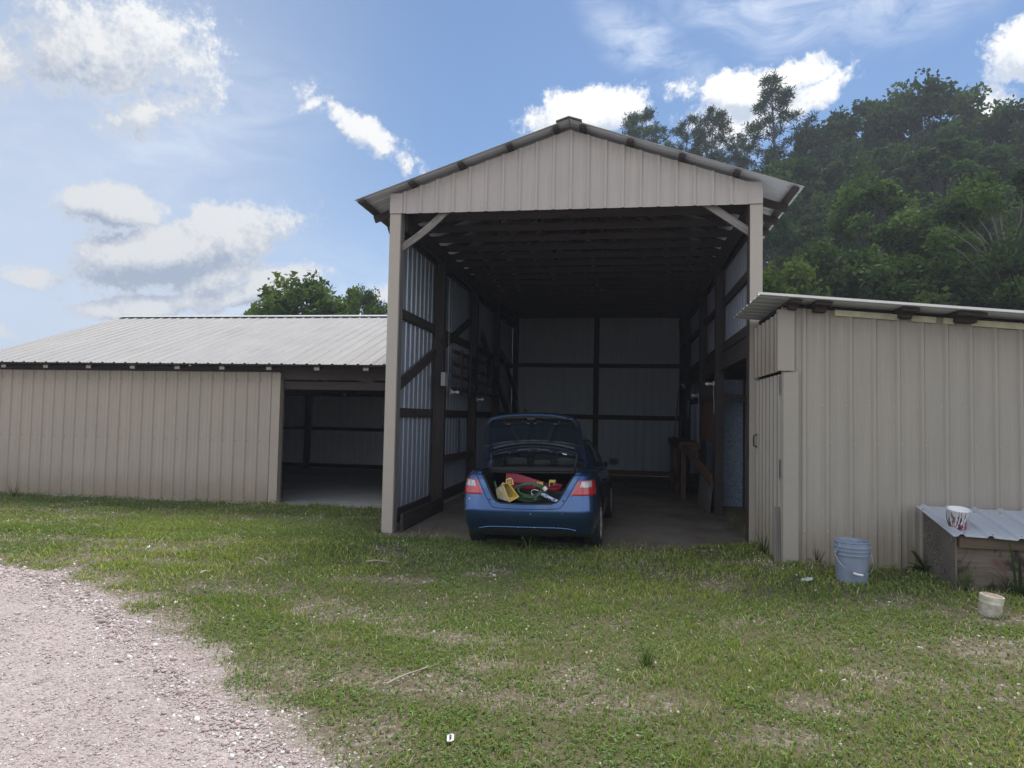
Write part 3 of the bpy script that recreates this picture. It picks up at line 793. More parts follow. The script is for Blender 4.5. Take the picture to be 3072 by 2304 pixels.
def mat_concrete(name='stained_concrete', cs=((.09, .068, .05), (.165, .145, .125), (.23, .215, .195))):
    m, nt, b = new_mat(name)
    ob = nt.new('ShaderNodeTexCoord').outputs['Object']
    n = nt.noise(ob, .9, 7, .65); f = nt.noise(ob, 14, 6, .7)
    col = nt.ramp(n, [(.3, cs[0]), (.55, cs[1]), (.8, cs[2])])
    col = nt.mix(nt.math('MULTIPLY', nt.sstep(f, .55, .75), .4), col, (.09, .075, .055, 1))
    nt.put(b.inputs['Base Color'], col); b.inputs['Roughness'].default_value = .85; b.inputs['Specular IOR Level'].default_value = .25
    nt.put(b.inputs['Normal'], nt.bump(f, .25, .004)); return m
M['concrete'] = mat_concrete(); M['concrete_pale'] = mat_concrete('pale_dusty_concrete', ((.26, .26, .26), (.36, .36, .36), (.44, .44, .44)))

def slab(name, x0, x1, y0, y1, z, mat='concrete'):
    xs = np.linspace(x0, x1, 40); ys = np.linspace(y0, y1, 50)
    X, Y = np.meshgrid(xs, ys, indexing='ij'); Yj = Y.copy()
    Yj[:, 0] += (fbm(xs * 2.5, xs * 0 + 3, 4) - .5) * .16
    mb = MB(); P = np.stack([X, Yj, np.full_like(X, z)], -1); mb.grid(P, 0, False, flip=True)
    mb.f = [f[::-1] for f in mb.f]
    P2 = np.stack([np.stack([xs, Yj[:, 0], np.full(40, z)], 1), np.stack([xs, Yj[:, 0], np.full(40, z - .12)], 1)], 0); mb.grid(P2, 0, False)
    o = mb.build(name, M[mat]); tag(o, kind='structure')
make_ground(); make_grass(); make_clover_heads(); make_stones()
slab('barn_floor', .0, 4.93, -.12, 10.95, .012)
slab('lean_to_floor', 4.932, 8.15, .05, 10.8, .010)
slab('shed_floor', -9.2, -.006, 2.30, 10.15, .004, 'concrete_pale')
make_barn()

# ------------------------------------------------------------------ the long low shed on the left
YL, YB, XR, XL = 2.361, 10.1, -.03, -9.0
def long_roof_z(y): return 2.44 + .338 * (min(y, 2 * 6.2 - y) - 2.0)
def make_long_shed():
    og = np.array((-4.6, YL, 0)); t = thing('long_shed', 'long low tan metal shed with pale ribbed gable roof and one open bay', 'shed', og)
    def part(mb, name, mats): return mb.build(name, mats, t, og)
    uL = -2.97
    mb = MB(); x0 = XL; L = -2.80 - x0; ph = (uL - x0) % .2286
    ribbed(mb, (x0, YL, -.03), (1, 0, 0), (0, 0, 1), (0, -1, 0), L, lambda u: (0, 2.345), phase=ph, smat=2, screws=[(.12, .05), (1.12, .05), (2.2, .05)], srad=.010); 
    mb.box((-2.93, YL - .024, -.03), (-2.775, YL - .020, 2.30)); mb.box((-2.781, YL - .020, -.03), (-2.777, YL + .1, 2.30)); part(mb, 'front_wall', [M['tan'], M['galv'], M['rustscrew']])
    mb = MB(); mb.box((-2.90, YL + .02, -.05), (-2.785, YL + .16, 2.25)); part(mb, 'door_post', M['grey_wood'])
    mb = MB(); mb.box((x0, YL + .03, 2.19), (XR, YL + .07, 2.42)); part(mb, 'header_beam', M['dark_wood'])
    mb = MB(); mb.box((-2.74, YL + .075, 2.02), (XR, YL + .11, 2.16)); part(mb, 'girt', M['dark_wood'])
    # rafters with pale cut tails under the eave
    for k in range(-1, 10):
        x = -1.98 - .88 * k + (0 if k < 3 else .02)
        if x > XR - .1 or x < XL + .1: continue
        mb = MB(); a = V3(x, 2.07, long_roof_z(2.07) - .085); b = V3(x, 6.2, long_roof_z(6.2) - .085); c = V3(x, 10.3, long_roof_z(10.3) - .085)
        mb.bar(a, b, .10, .085); mb.bar(b, c, .10, .085)
        for e, f in ((0, 1),):
            s0 = .048; zt = .041
            mb.add([a + V3(-s0, -.002, -zt), a + V3(s0, -.002, -zt), a + V3(s0, -.004, zt - .005), a + V3(-s0, -.004, zt - .005)], [(0, 1, 2, 3)], 1, [(0, 0), (.1, 0), (.1, .1), (0, .1)])
        mb.bar((x, YL + .08, 2.21), (x, YB - .05, 2.21), .04, .09)
        part(mb, 'rafter', [M['dark_wood'], M['raw_wood']])
    mb = MB()
    for y in (2.05, 2.9, 3.75, 4.6, 5.45): mb.bar((x0, y, long_roof_z(y) - .02), (XR - .02, y, long_roof_z(y) - .02), .09, .032, (0, -.338, 1))
    for y in (7, 8, 9, 10.2): mb.bar((x0, y, long_roof_z(y) - .02), (XR - .02, y, long_roof_z(y) - .02), .09, .032, (0, .338, 1))
    part(mb, 'purlins', M['dark_wood'])
    Lr = 4.22 * math.hypot(1, .338)
    scr = [(v, .0) for v in (.12, .95, 1.85, 2.75, 3.65)]
    mb = MB(); ribbed(mb, (x0 - .05, 1.98, long_roof_z(1.98)), (1, 0, 0), (0, 1, .338), (0, -.338, 1), XR - x0 + .03, lambda u: (0, Lr - .003), phase=.07, minor=True, mats=(0, 1), screws=scr, smat=2, srad=.009, h=.018); part(mb, 'roof_sheet', [M['white_roof'], M['soffit'], M['rustscrew']])
    mb = MB(); ribbed(mb, (x0 - .05, 10.42, long_roof_z(10.42)), (1, 0, 0), (0, -1, .338), (0, .338, 1), XR - x0 + .03, lambda u: (0, Lr - .003), phase=.07, mats=(0, 1)); part(mb, 'roof_sheet', [M['white_roof'], M['soffit']])
    mb = MB(); zc = long_roof_z(6.2) + .045
    for sg in (1, -1):
        a = V3(x0 - .07, 6.2, zc); b = a + V3(0, sg * .15, -.05); e = V3(XR - x0 + .05, 0, 0); dn = V3(0, 0, -.006)
        mb.add([a, b, b + e, a + e, a + dn, b + dn, b + e + dn, a + e + dn], [(0, 1, 2, 3), (7, 6, 5, 4), (0, 4, 5, 1), (1, 5, 6, 2), (2, 6, 7, 3)])
    part(mb, 'ridge_cap', M['shed_roof'])
    mb = MB(); ribbed(mb, (x0, YB, .0), (1, 0, 0), (0, 0, 1), (0, 1, 0), XR - x0, lambda u: (0, 2.4), phase=.1); part(mb, 'back_wall', [M['tan'], M['pale_lining']])
    mb = MB(); ribbed(mb, (x0, YL + .006, .0), (0, 1, 0), (0, 0, 1), (-1, 0, 0), YB - YL - .012, lambda u: (0, long_roof_z(u + YL) - .06), phase=.1); part(mb, 'end_wall', [M['tan'], M['galv']])
    for z0, z1 in ((1.10, 1.20), (.02, .14), (2.10, 2.24)):
        mb = MB(); mb.box((x0 + .02, YB - .05, z0), (XR - .02, YB - .012, z1)); part(mb, 'girt', M['dark_wood'])
    for x in (-5.86, -8.4, -2.9):
        mb = MB(); mb.box((x - .07, YB - .20, -.05), (x + .07, YB - .055, 2.4)); part(mb, 'wall_post', M['dark_wood'])
    # partition that closes the bay on the right (the tall barn's own wall) needs nothing here
    return t
M['rustscrew'] = m_plain('rusty_screw', (.14, .09, .07), .7)
make_long_shed()

# ------------------------------------------------------------------ the lean-to shed on the right
YF = -1.45; XS = 4.86
def lean_z(x): return 2.915 - .083 * (x - 4.58)
def make_lean_to():
    og = np.array((6.4, YF, .15)); t = thing('lean_to_shed', 'flat-topped tan metal lean-to shed against the right side of the barn', 'shed', og)
    def part(mb, name, mats, parent=t): return mb.build(name, mats, parent, og)
    XE = 8.15
    mb = MB(); scr = [(1.20, .055), (1.98, .05), (.22, .0)]
    ph = .225
    ribbed(mb, (XS - .02, YF, .08), (1, 0, 0), (0, 0, 1), (0, -1, 0), XE - XS + .02, lambda u: (0, 2.83 - .0745 * u - .08), phase=ph, h=.021, screws=[(1.33, .04), (1.72, -.045), (.42, 0.0)], smat=2, srad=.009)
    part(mb, 'front_wall', [M['tan_shed'], M['galv'], M['screwhead']])
    # lower corner trim and upper corner trim
    mb = MB(); mb.box((XS - .005, YF - .030, .10), (XS + .145, YF - .026, 2.14)); mb.box((XS - .009, YF - .026, .10), (XS - .005, YF + .035, 2.14))
    for z in (.45, .95, 1.35, 1.70, 2.0): mb.lathe([(.0, -.004), (.006, -.003), (.007, 0)], 8, (XS + .125, YF - .031, z), 1, 'y')
    part(mb, 'corner_trim', [M['trim_shed'], M['screwhead']])
    xu = 4.795
    mb = MB(); mb.box((xu, YF - .046, 2.155), (xu + .165, YF - .041, 2.80)); mb.box((xu - .004, YF - .041, 2.155), (xu, YF + .02, 2.80))
    for q in ((xu + .05, 2.19), (xu + .148, 2.23)): mb.lathe([(0, -.004), (.007, -.003), (.008, 0)], 8, (q[0], YF - .047, q[1]), 1, 'y')
    part(mb, 'corner_trim', [M['trim_shed'], M['screwhead']])
    mb = MB(); ribbed(mb, (xu + .02, YF + .0, 2.15), (0, 1, 0), (0, 0, 1), (-1, 0, 0), 1.40, lambda u: (0, .62), phase=.10, h=.024, pitch=.2286, minor=False, screws=[(.03, .05)], smat=2, srad=.006)
    part(mb, 'upper_side_wall', [M['tan_shed'], M['galv'], M['screwhead']])
    # the door in the side wall, its hinges, handle and the jamb behind the crack
    mb = MB(); ribbed(mb, (XS - .008, YF + .06, .14), (0, 1, 0), (0, 0, 1), (-1, 0, 0), 1.33, lambda u: (0, 1.985), phase=.06, h=.024, pitch=.20, minor=False, screws=[(.62, .05), (1.05, .05), (1.15, .05)], smat=2, srad=.006)
    door = part(mb, 'door', [M['tan_shed'], M['galv'], M['screwhead']])
    for z in (1.90, 1.02):
        mb = MB(); mb.box((XS - .026, YF + .045, z), (XS - .020, YF + .075, z + .20)); part(mb, 'hinge', M['steel'], door)
    mb = MB(); mb.tube([(XS - .03, -.16, 1.30), (XS - .065, -.16, 1.32), (XS - .068, -.16, 1.38), (XS - .065, -.16, 1.44), (XS - .03, -.16, 1.46)], .009, 8); part(mb, 'handle', M['black'], door)
    mb = MB(); mb.box((XS + .01, YF + .01, .05), (XS + .10, YF + .10, 2.7)); mb.box((XS + .01, -.14, .05), (XS + .10, -.05, 2.7)); part(mb, 'door_jamb', M['brown_wood'])
    mb = MB(); mb.bar((XS - .028, YF + .05, .12), (XS - .02, YF + .10, .72), .012, .10, (1, 0, 0)); part(mb, 'kick_board', M['grey_wood'])
    # roof: front overhang part and the part behind the barn front
    n_ = (.083, 0, 1)
    mb = MB(); x0 = 4.56
    ribbed(mb, (x0, -1.76, lean_z(x0)), (0, 1, 0), (1, 0, -.083), n_, 1.70, lambda u: (0, XE + .2 - x0), phase=.10, minor=False, mats=(0, 1), h=.015); part(mb, 'roof_sheet', [M['shed_roof'], M['soffit']])
    mb = MB(); x0 = W_ + .03
    ribbed(mb, (x0, -.055, lean_z(x0)), (0, 1, 0), (1, 0, -.083), n_, 10.9, lambda u: (0, XE + .2 - x0), phase=.10, minor=False, mats=(0, 1)); part(mb, 'roof_sheet', [M['shed_roof'], M['soffit']])
    mb = MB(); xa, xb = 4.545, XE + .2; mb.bar((xa, -1.765, lean_z(xa) + .010), (xb, -1.765, lean_z(xb) + .010), .006, .024, (.083, 0, 1)); part(mb, 'edge_highlight', M['white_plastic'])  # white strip added as the bright rim where the sheet edge catches sky
    # boards showing in the gap over the front wall
    mb = MB(); mb.box((4.90, YF + .04, 2.58), (XE, YF + .08, 2.62)); 
    mb.bar((4.9, YF + .03, lean_z(4.9) - .10), (XE, YF + .03, lean_z(XE) - .10), .04, .14, (0, 0, 1)); part(mb, 'header_beam', M['dark_wood'])
    for xa, xb, m_ in ((5.36, 5.98, 'cream'), (6.10, 6.33, 'cream'), (6.66, 7.4, 'cream'), (6.40, 6.5, 'cream')):
        mb = MB(); mb.bar((xa, YF - .03, lean_z(xa) - .085), (xb, YF - .03, lean_z(xb) - .085), .02, .06); part(mb, 'filler_strip', M[m_])
    for x, w_ in ((4.93, .11), (5.20, .16), (6.02, .16), (6.58, .26), (7.5, .16)):
        mb = MB(); mb.bar((x, -1.70, lean_z(x) - .028), (x, 1.5, lean_z(x) - .028), w_, .036, (.083, 0, 1)); mb.bar((x, -1.58, lean_z(x) - .072), (x, 1.5, lean_z(x) - .072), w_ * .7, .05, (.083, 0, 1)); part(mb, 'purlin', M['dark_wood'])
    for y in np.arange(.5, 10.6, .9):
        mb = MB(); mb.bar((4.93, y, lean_z(4.93) - .14), (8.1, y, lean_z(8.1) - .14), .05, .17); part(mb, 'rafter', M['brown_wood'])
    mb = MB(); ribbed(mb, (XE, YF + .01, .0), (0, 1, 0), (0, 0, 1), (1, 0, 0), 12.2, lambda u: (0, lean_z(XE) - .03)); part(mb, 'end_wall', [M['tan_shed'], M['galv']])
    mb = MB(); ribbed(mb, (W_ + .04, 10.76, .0), (1, 0, 0), (0, 0, 1), (0, 1, 0), XE - W_ - .05, lambda u: (0, lean_z(W_ + u) - .05)); part(mb, 'back_wall', [M['tan_shed'], M['galv']])
    # blue-grey panelled partition facing the passage
    mb = MB(); mb.box((4.915, 3.50, .02), (5.27, 3.55, 2.335)); mb.box((5.275, 3.47, .02), (5.30, 3.56, 2.335), 1); mb.box((5.305, 3.50, .02), (7.6, 3.55, 2.335)); mb.box((4.90, 3.47, .02), (4.913, 3.56, 2.335), 1)
    part(mb, 'partition', [M['blue_panel'], M['dark_wood']])
    mb = MB(); mb.box((4.895, 3.05, 1.93), (5.7, 3.09, 2.06)); part(mb, 'cross_rail', M['dark_wood'])
    return t
def mat_bluepanel():
    m, nt, b = new_mat('speckled_blue_grey_board')
    ob = nt.new('ShaderNodeTexCoord').outputs['Object']
    n = nt.noise(ob, 55, 5, .75); n2 = nt.noise(ob, 3, 4, .6)
    col = nt.ramp(n, [(.35, (.085, .12, .18)), (.62, (.38, .45, .56))])
    col = nt.mix(nt.math('MULTIPLY', nt.sstep(n2, .62, .75), .4), col, (.4, .46, .54, 1))
    nt.put(b.inputs['Base Color'], col); b.inputs['Roughness'].default_value = .6; return m
M['blue_panel'] = mat_bluepanel()
M['screwhead'] = m_plain('screw_heads', (.45, .43, .40), .4, .3)
M['cream'] = m_plain('cream_filler', (.52, .50, .36), .7, var=.25)
make_lean_to()

# ------------------------------------------------------------------ workbench and bulbs inside the barn
def make_bench():
    og = np.array((4.6, 7.0, .012)); t = thing('workbench', 'rough brown timber workbench built along the right wall', 'workbench', og)
    def part(mb, n, m): return mb.build(n, m, t, og)
    mb = MB()
    for k in range(3): mb.box((4.34 + k * .142, 5.30, 1.125), (4.34 + k * .142 + .135, 8.75, 1.165))
    part(mb, 'bench_top', M['brown_wood'])
    mb = MB(); mb.box((4.34, 5.34, 1.02), (4.38, 8.72, 1.122)); mb.box((4.385, 5.34, 1.02), (4.745, 5.38, 1.122)); part(mb, 'apron', M['brown_wood'])
    for x, y in ((4.385, 5.40), (4.385, 7.05), (4.385, 8.62)):
        mb = MB(); mb.box((x, y, .014), (x + .09, y + .09, 1.12)); part(mb, 'leg', M['brown_wood'])
    mb = MB(); mb.bar((4.42, 5.30, 1.07), (4.72, 3.28, .62), .04, .13); mb.bar((4.46, 5.30, 1.0), (4.735, 3.28, .52), .04, .10); part(mb, 'diagonal_brace', M['brown_wood'])
    mb = MB(); mb.box((4.39, 5.5, .30), (4.43, 8.6, .40)); part(mb, 'stretcher', M['brown_wood'])
make_bench()
def make_sheet_stack():
    mb = MB(); og = np.array((4.74, 4.2, .012))
    ribbed(mb, (4.70, 3.30, .016), (0, 1, .0), (.05, 0, .56), (-1, 0, .09), 1.9, lambda u: (0, .56 + .15 * (u / 1.9)), phase=.05, h=.03, pitch=.17, minor=False)
    o = mb.build('metal_sheet', [M['old_tin'], M['old_tin']], None, og); tag(o, 'offcut of ribbed grey metal leaning under the workbench brace', 'metal sheet')
make_sheet_stack()
def make_bulb(base, out, label, cord=None, cap=None):
    base = np.array(base, float); out = unit(out); og = base
    t = thing('light_bulb', label, 'light bulb', base, 'bare bulbs in porcelain sockets on the barn walls')
    Mx = Vector(out).to_track_quat('Z', 'Y').to_matrix().to_4x4()
    mb = MB(); mb.lathe([(0, 0), (.055, 0), (.055, .012), (.03, .03), (.024, .06), (0, .06)], 16, base, 0, 'z', Mx); mb.build('socket', M['dull_china'], t, og)
    mb = MB(); mb.lathe([(.013, .05), (.014, .07), (.024, .09), (.030, .115), (.024, .14), (.010, .152), (0, .154)], 14, base, 0, 'z', Mx); mb.build('bulb', M['bulb'], t, og)
    if cord:
        mb = MB(); mb.tube([base + np.array(c) for c in cord], .004, 5); mb.build('cord', M['white_plastic'], t, og)
make_bulb((4.74, 3.16, 2.24), (-1, 0, 0), 'bare bulb in white socket with hanging cord on the post nearest the blue panel', [(-.01, 0, -.04), (-.015, -.01, -.16), (0, .02, -.3), (.0, .02, -.5)])
make_bulb((4.74, 5.6, 2.12), (-1, 0, 0), 'small white bulb on the second post behind the workbench planks', [(0, 0, -.02), (0, -.05, -.4), (0, -.05, -1.0)])
make_bulb((4.74, 8.9, 2.45), (-.6, -1, .5), 'pale angled bulb socket far back above the workbench end')
make_bulb((.21, 2.75, 2.02), (1, 0, 0), 'white bulb socket just past the first post of the left wall', [(-.05, 0, .3), (-.05, -.03, 2.0)])
make_bulb((.21, 4.98, 1.95), (1, 0, 0), 'white bulb socket on the second post of the left wall')
make_bulb((-4.35, 9.0, 2.15), (0, 0, -1), 'pale bulb socket hanging under the roof of the open bay')

def lean_board(p, q, w_, mat, label):
    mb = MB(); mb.bar(p, q, w_, .03, (-1, 0, 0)); o = mb.build('leaning_board', M[mat], None, (p[0], p[1], .012)); tag(o, label, 'board')
lean_board((4.50, 9.9, .03), (4.70, 10.1, 2.55), .16, 'grey_wood', 'tall grey board leaning in the back right corner of the barn')
lean_board((4.60, 9.2, .03), (4.71, 9.25, 1.75), .20, 'brown_wood', 'wide brown board leaning on the right wall beyond the workbench')
lean_board((.62, 9.9, .03), (.28, 10.1, 2.05), .12, 'grey_wood', 'narrow grey board leaning by the back left post of the barn')
lean_board((.80, 10.3, .03), (.45, 10.62, 1.85), .18, 'grey_wood', 'broad pale board leaning on the back wall left of the car')
def hanging(p, label, name, cat, mat, pts, r):
    mb = MB(); mb.tube([np.array(p) + np.array(c) for c in pts], r, 6); o = mb.build(name, M[mat], None, p); tag(o, label, cat)
hanging((.10, 3.9, 1.55), 'dark loop of strap hanging from the left wall girt', 'hanging_strap', 'strap', 'black', [(0, -.05, 0), (.01, -.09, -.3), (.01, -.05, -.6), (.01, 0, -.68), (.01, .06, -.6), (.01, .07, -.3), (0, .03, 0)], .010)
hanging((4.70, 7.4, 2.06), 'coil of grey wire hanging above the workbench', 'wire_coil', 'wire', 'grey_metal', [(0, .16 * math.cos(a), -.2 + .2 * math.sin(a)) for a in np.linspace(0, 6.28, 20)], .012)

# ------------------------------------------------------------------ kennel-like wooden box with a tin lid
M['ply'] = m_wood('weathered_plywood', (.085, .070, .058), (.25, .215, .18), knots=True)
def mat_ply_side():
    m, nt, b = new_mat('swirled_plywood')
    uv = nt.new('ShaderNodeTexCoord').outputs['UV']
    nz = nt.noise(nt.mapv(uv, (1.5, 2.2, 1)), 1.6, 3, .5, out=1)
    vm = nt.new('ShaderNodeVectorMath', operation='MULTIPLY_ADD'); nt.put(vm.inputs[0], nz); vm.inputs[1].default_value = (.9, .35, 0); nt.put(vm.inputs[2], uv)
    w_ = nt.new('ShaderNodeTexWave'); w_.wave_type = 'BANDS'; w_.bands_direction = 'X'; nt.put(w_.inputs['Vector'], vm.outputs[0])
    w_.inputs['Scale'].default_value = 9; w_.inputs['Distortion'].default_value = 2.0; w_.inputs['Detail'].default_value = 3; w_.inputs['Detail Scale'].default_value = 2
    n = nt.noise(uv, 3, 5, .6)
    col = nt.ramp(w_.outputs['Fac'], [(.2, (.085, .068, .055)), (.6, (.17, .145, .12)), (.95, (.23, .205, .175))])
    col = nt.mix(1, col, nt.ramp(n, [(.3, .65), (.7, 1.1)]), 'MULTIPLY')
    nt.put(b.inputs['Base Color'], col); b.inputs['Roughness'].default_value = .9
    nt.put(b.inputs['Normal'], nt.bump(w_.outputs['Fac'], .3, .003)); return m
def mat_ply_front():
    m, nt, b = new_mat('stained_plywood')
    uv = nt.new('ShaderNodeTexCoord').outputs['UV']
    g = nt.noise(nt.mapv(uv, (1.5, 40, 1)), 1, 6, .6); s1 = nt.noise(nt.mapv(uv, (3, 2.6, 1)), 1.4, 6, .62, .8); s2 = nt.noise(nt.mapv(uv, (1.6, 1.0, 1)), 1.9, 3, .5)
    col = nt.ramp(g, [(.3, (.10, .078, .060)), (.75, (.19, .155, .125))])
    col = nt.mix(nt.sstep(s1, .47, .57), col, (.040, .028, .024, 1)); col = nt.mix(nt.math('MULTIPLY', nt.sstep(s2, .52, .64), .75), col, (.12, .06, .042, 1))
    nt.put(b.inputs['Base Color'], col); b.inputs['Roughness'].default_value = .9; nt.put(b.inputs['Normal'], nt.bump(g, .3, .002)); return m
M['ply_side'] = mat_ply_side(); M['ply_front'] = mat_ply_front()
def make_box():
    zg = .13; og = np.array((6.13, -2.33, zg)); t = thing('kennel_box', 'low weathered plywood kennel box with a sloping ribbed tin lid', 'wooden box', og)
    def part(mb, n, m): return mb.build(n, m, t, og)
    A = V3(6.13, -2.34, zg); Bk = V3(6.185, -1.53, zg); ex = V3(1, -.02, 0); Wd = 1.30
    ztf, ztb = .645, .735
    def panel(p, q, zp0, zp1, zq0, zq1, th, n, mat, name):
        n = unit(n); vs = []
        for o in (0, -th):
            vs += [V3(p[0], p[1], zp0) + n * o, V3(q[0], q[1], zq0) + n * o, V3(q[0], q[1], zq1) + n * o, V3(p[0], p[1], zp1) + n * o]
        L = np.linalg.norm(q - p); uv = [(0, zp0), (L, zq0), (L, zq1), (0, zp1)] * 2
        mb = MB(); mb.add(vs, [(0, 1, 2, 3), (7, 6, 5, 4), (0, 4, 5, 1), (1, 5, 6, 2), (2, 6, 7, 3), (3, 7, 4, 0)], 0, uv); return part(mb, name, mat)
    panel(Bk, A + V3(0, .02, 0), zg - .05, ztb, zg - .05, ztf, .018, (-1, 0, 0), M['ply_side'], 'side_panel')
    panel(A, A + ex * Wd, zg - .05, ztf - .09, zg - .05, ztf - .09, .018, (0, -1, 0), M['ply_front'], 'front_panel')
    panel(A + ex * Wd, Bk + ex * Wd, zg - .05, ztf, zg - .05, ztb, .018, (1, 0, 0), M['ply_side'], 'side_panel')
    panel(Bk + ex * Wd, Bk + V3(.02, 0, 0), zg - .05, ztb, zg - .05, ztb, .018, (0, 1, 0), M['ply_front'], 'back_panel')
    mb = MB(); a = A + V3(.01, -.022, 0); a[2] = ztf - .048; b = A + ex * Wd + V3(0, -.022, 0); b[2] = ztf - .055; mb.bar(a, b, .04, .10); part(mb, 'front_rail', M['grey_wood2'])
    mb = MB(); mb.bar(A + V3(-.008, -.006, -.05), V3(A[0] - .008, A[1] - .006, ztf), .014, .014, (0, 1, 0)); part(mb, 'corner_strip', M['ply'])
    # lid: ribs run down the slope
    v = V3(.05, .93, .155); L = np.linalg.norm(v)
    mb = MB(); ribbed(mb, (6.065, -2.44, .650), (1, -.02, -.012), v, np.cross((1, -.02, -.012), v), Wd + .12, lambda u: (.012 * math.sin(u * 9) + .008 * math.sin(u * 23), L - .01 + .01 * math.sin(u * 7)), phase=.30, h=.02, pitch=.2286, minor=False, nv=4, screws=[(.10, .05), (.80, -.05)], smat=2, srad=.008)
    part(mb, 'lid', [M['galv_roof'], M['galv_roof'], M['rustscrew']])
M['grey_wood2'] = m_wood('old_rail_wood', (.06, .043, .030), (.17, .13, .095))
make_box()

# ------------------------------------------------------------------ pails
def plane_hit(px, z):
    xx, yy_ = (px[0] - 1536), (px[1] - 1152); u = cr * xx - sr * yy_; v = sr * xx + cr * yy_
    d = cam_dir(u / F, 1, -v / F); return CAM + d * (z - CAM[2]) / d[2]
def gz(x, y): return float(ground_z(np.array([x]), np.array([y]))[0])

def mat_pail_blue():
    m, nt, b = new_mat('dusty_blue_plastic')
    ob = nt.new('ShaderNodeTexCoord').outputs['Object']; n = nt.noise(nt.mapv(ob, (6, 6, 2)), 1.5, 6, .65); s = nt.sstep(nt.noise(ob, 11, 3, .5), .66, .70)
    col = nt.ramp(n, [(.3, (.20, .25, .335)), (.7, (.28, .33, .42))]); col = nt.mix(nt.math('MULTIPLY', s, .6), col, (.42, .46, .52, 1))
    nt.put(b.inputs['Base Color'], col); b.inputs['Roughness'].default_value = .42; return m
def mat_drips():
    m, nt, b = new_mat('paint_dripped_pail')
    ob = nt.new('ShaderNodeTexCoord').outputs['Object']
    sx = nt.new('ShaderNodeSeparateXYZ'); nt.put(sx.inputs[0], ob)
    an = nt.math('ARCTAN2', sx.outputs[1], sx.outputs[0])
    cx = nt.new('ShaderNodeCombineXYZ'); nt.put(cx.inputs[0], nt.math('MULTIPLY', an, 6)); nt.put(cx.inputs[1], nt.math('MULTIPLY', sx.outputs[2], 11))
    n = nt.noise(cx.outputs[0], 1.1, 5, .6, .5); n2 = nt.noise(ob, 14, 4, .6)
    thr = nt.math('ADD', n, nt.math('MULTIPLY', nt.math('SUBTRACT', sx.outputs[2], .08), 1.1))
    col = nt.mix(nt.sstep(n2, .46, .54), (.035, .03, .045, 1), (.20, .035, .045, 1))
    col = nt.mix(nt.math('MULTIPLY', nt.sstep(sx.outputs[2], .09, .03), nt.sstep(n2, .40, .5)), col, (.26, .04, .06, 1))
    col = nt.mix(nt.sstep(thr, .47, .53), col, (.78, .78, .80, 1))
    nt.put(b.inputs['Base Color'], col); b.inputs['Roughness'].default_value = .4; return m
def mat_tub():
    m, nt, b = new_mat('grimy_white_tub')
    ob = nt.new('ShaderNodeTexCoord').outputs['Object']; n = nt.noise(ob, 16, 6, .65); n2 = nt.noise(nt.mapv(ob, (1, 1, .3)), 40, 4, .7)
    col = nt.ramp(n, [(.3, (.38, .33, .24)), (.6, (.66, .63, .54))]); col = nt.mix(nt.math('MULTIPLY', nt.sstep(n2, .55, .7), .5), col, (.24, .2, .14, 1))
    nt.put(b.inputs['Base Color'], col); b.inputs['Roughness'].default_value = .6; return m
M['pail_blue'] = mat_pail_blue(); M['drips'] = mat_drips(); M['tub'] = mat_tub()
M['rusty_lid'] = m_plain('rusty_tub_lid', (.36, .25, .16), .8, var=.4, scale=30)
M['wet_paint'] = m_plain('dried_white_paint', (.80, .80, .80), .4, var=.06)

def make_bucket():
    p = plane_hit((2556, 1742), .16); z = gz(p[0], p[1]); og = np.array((p[0], p[1], z))
    t = thing('bucket', 'large dusty blue plastic bucket with wire bail handle by the shed wall', 'bucket', og)
    mb = MB()
    prof = [(0, .004), (.126, .004), (.131, .0), (.134, .01), (.143, .245), (.1435, .247), (.156, .250), (.157, .258), (.146, .262), (.147, .285), (.160, .288), (.161, .296), (.148, .300), (.149, .318), (.160, .321), (.161, .329), (.151, .333), (.152, .366), (.157, .367), (.158, .374), (.154, .378), (.148, .377), (.146, .36), (.128, .012), (0, .010)]
    mb.lathe(prof, 44, og); mb.build('tub', M['pail_blue'], t, og, 50)
    for a in (R(196), R(8)):
        mb = MB(); mb.lathe([(0, .014), (.016, .012), (.018, 0)], 10, og + V3(.160 * math.cos(a), .160 * math.sin(a), .272), 0, 'z', Matrix.Rotation(a, 4, 'Z') @ Matrix.Rotation(R(90), 4, 'Y'))
        mb.build('handle_ear', M['pail_blue'], t, og)
    a0, a1 = R(196), R(368); pts = []
    for s in np.linspace(0, 1, 21):
        a = a0 + (a1 - a0) * s; rr = .170 + .012 * math.sin(math.pi * s)
        pts.append(og + V3(rr * math.cos(a), rr * math.sin(a), .272 - .175 * math.sin(math.pi * s) ** .8))
    mb = MB(); mb.tube(pts, .0028, 6); h = mb.build('bail', M['steel'], t, og)
    mb = MB(); mb.tube(pts[7:11], .011, 10); mb.build('grip', M['white_plastic'], h, og)
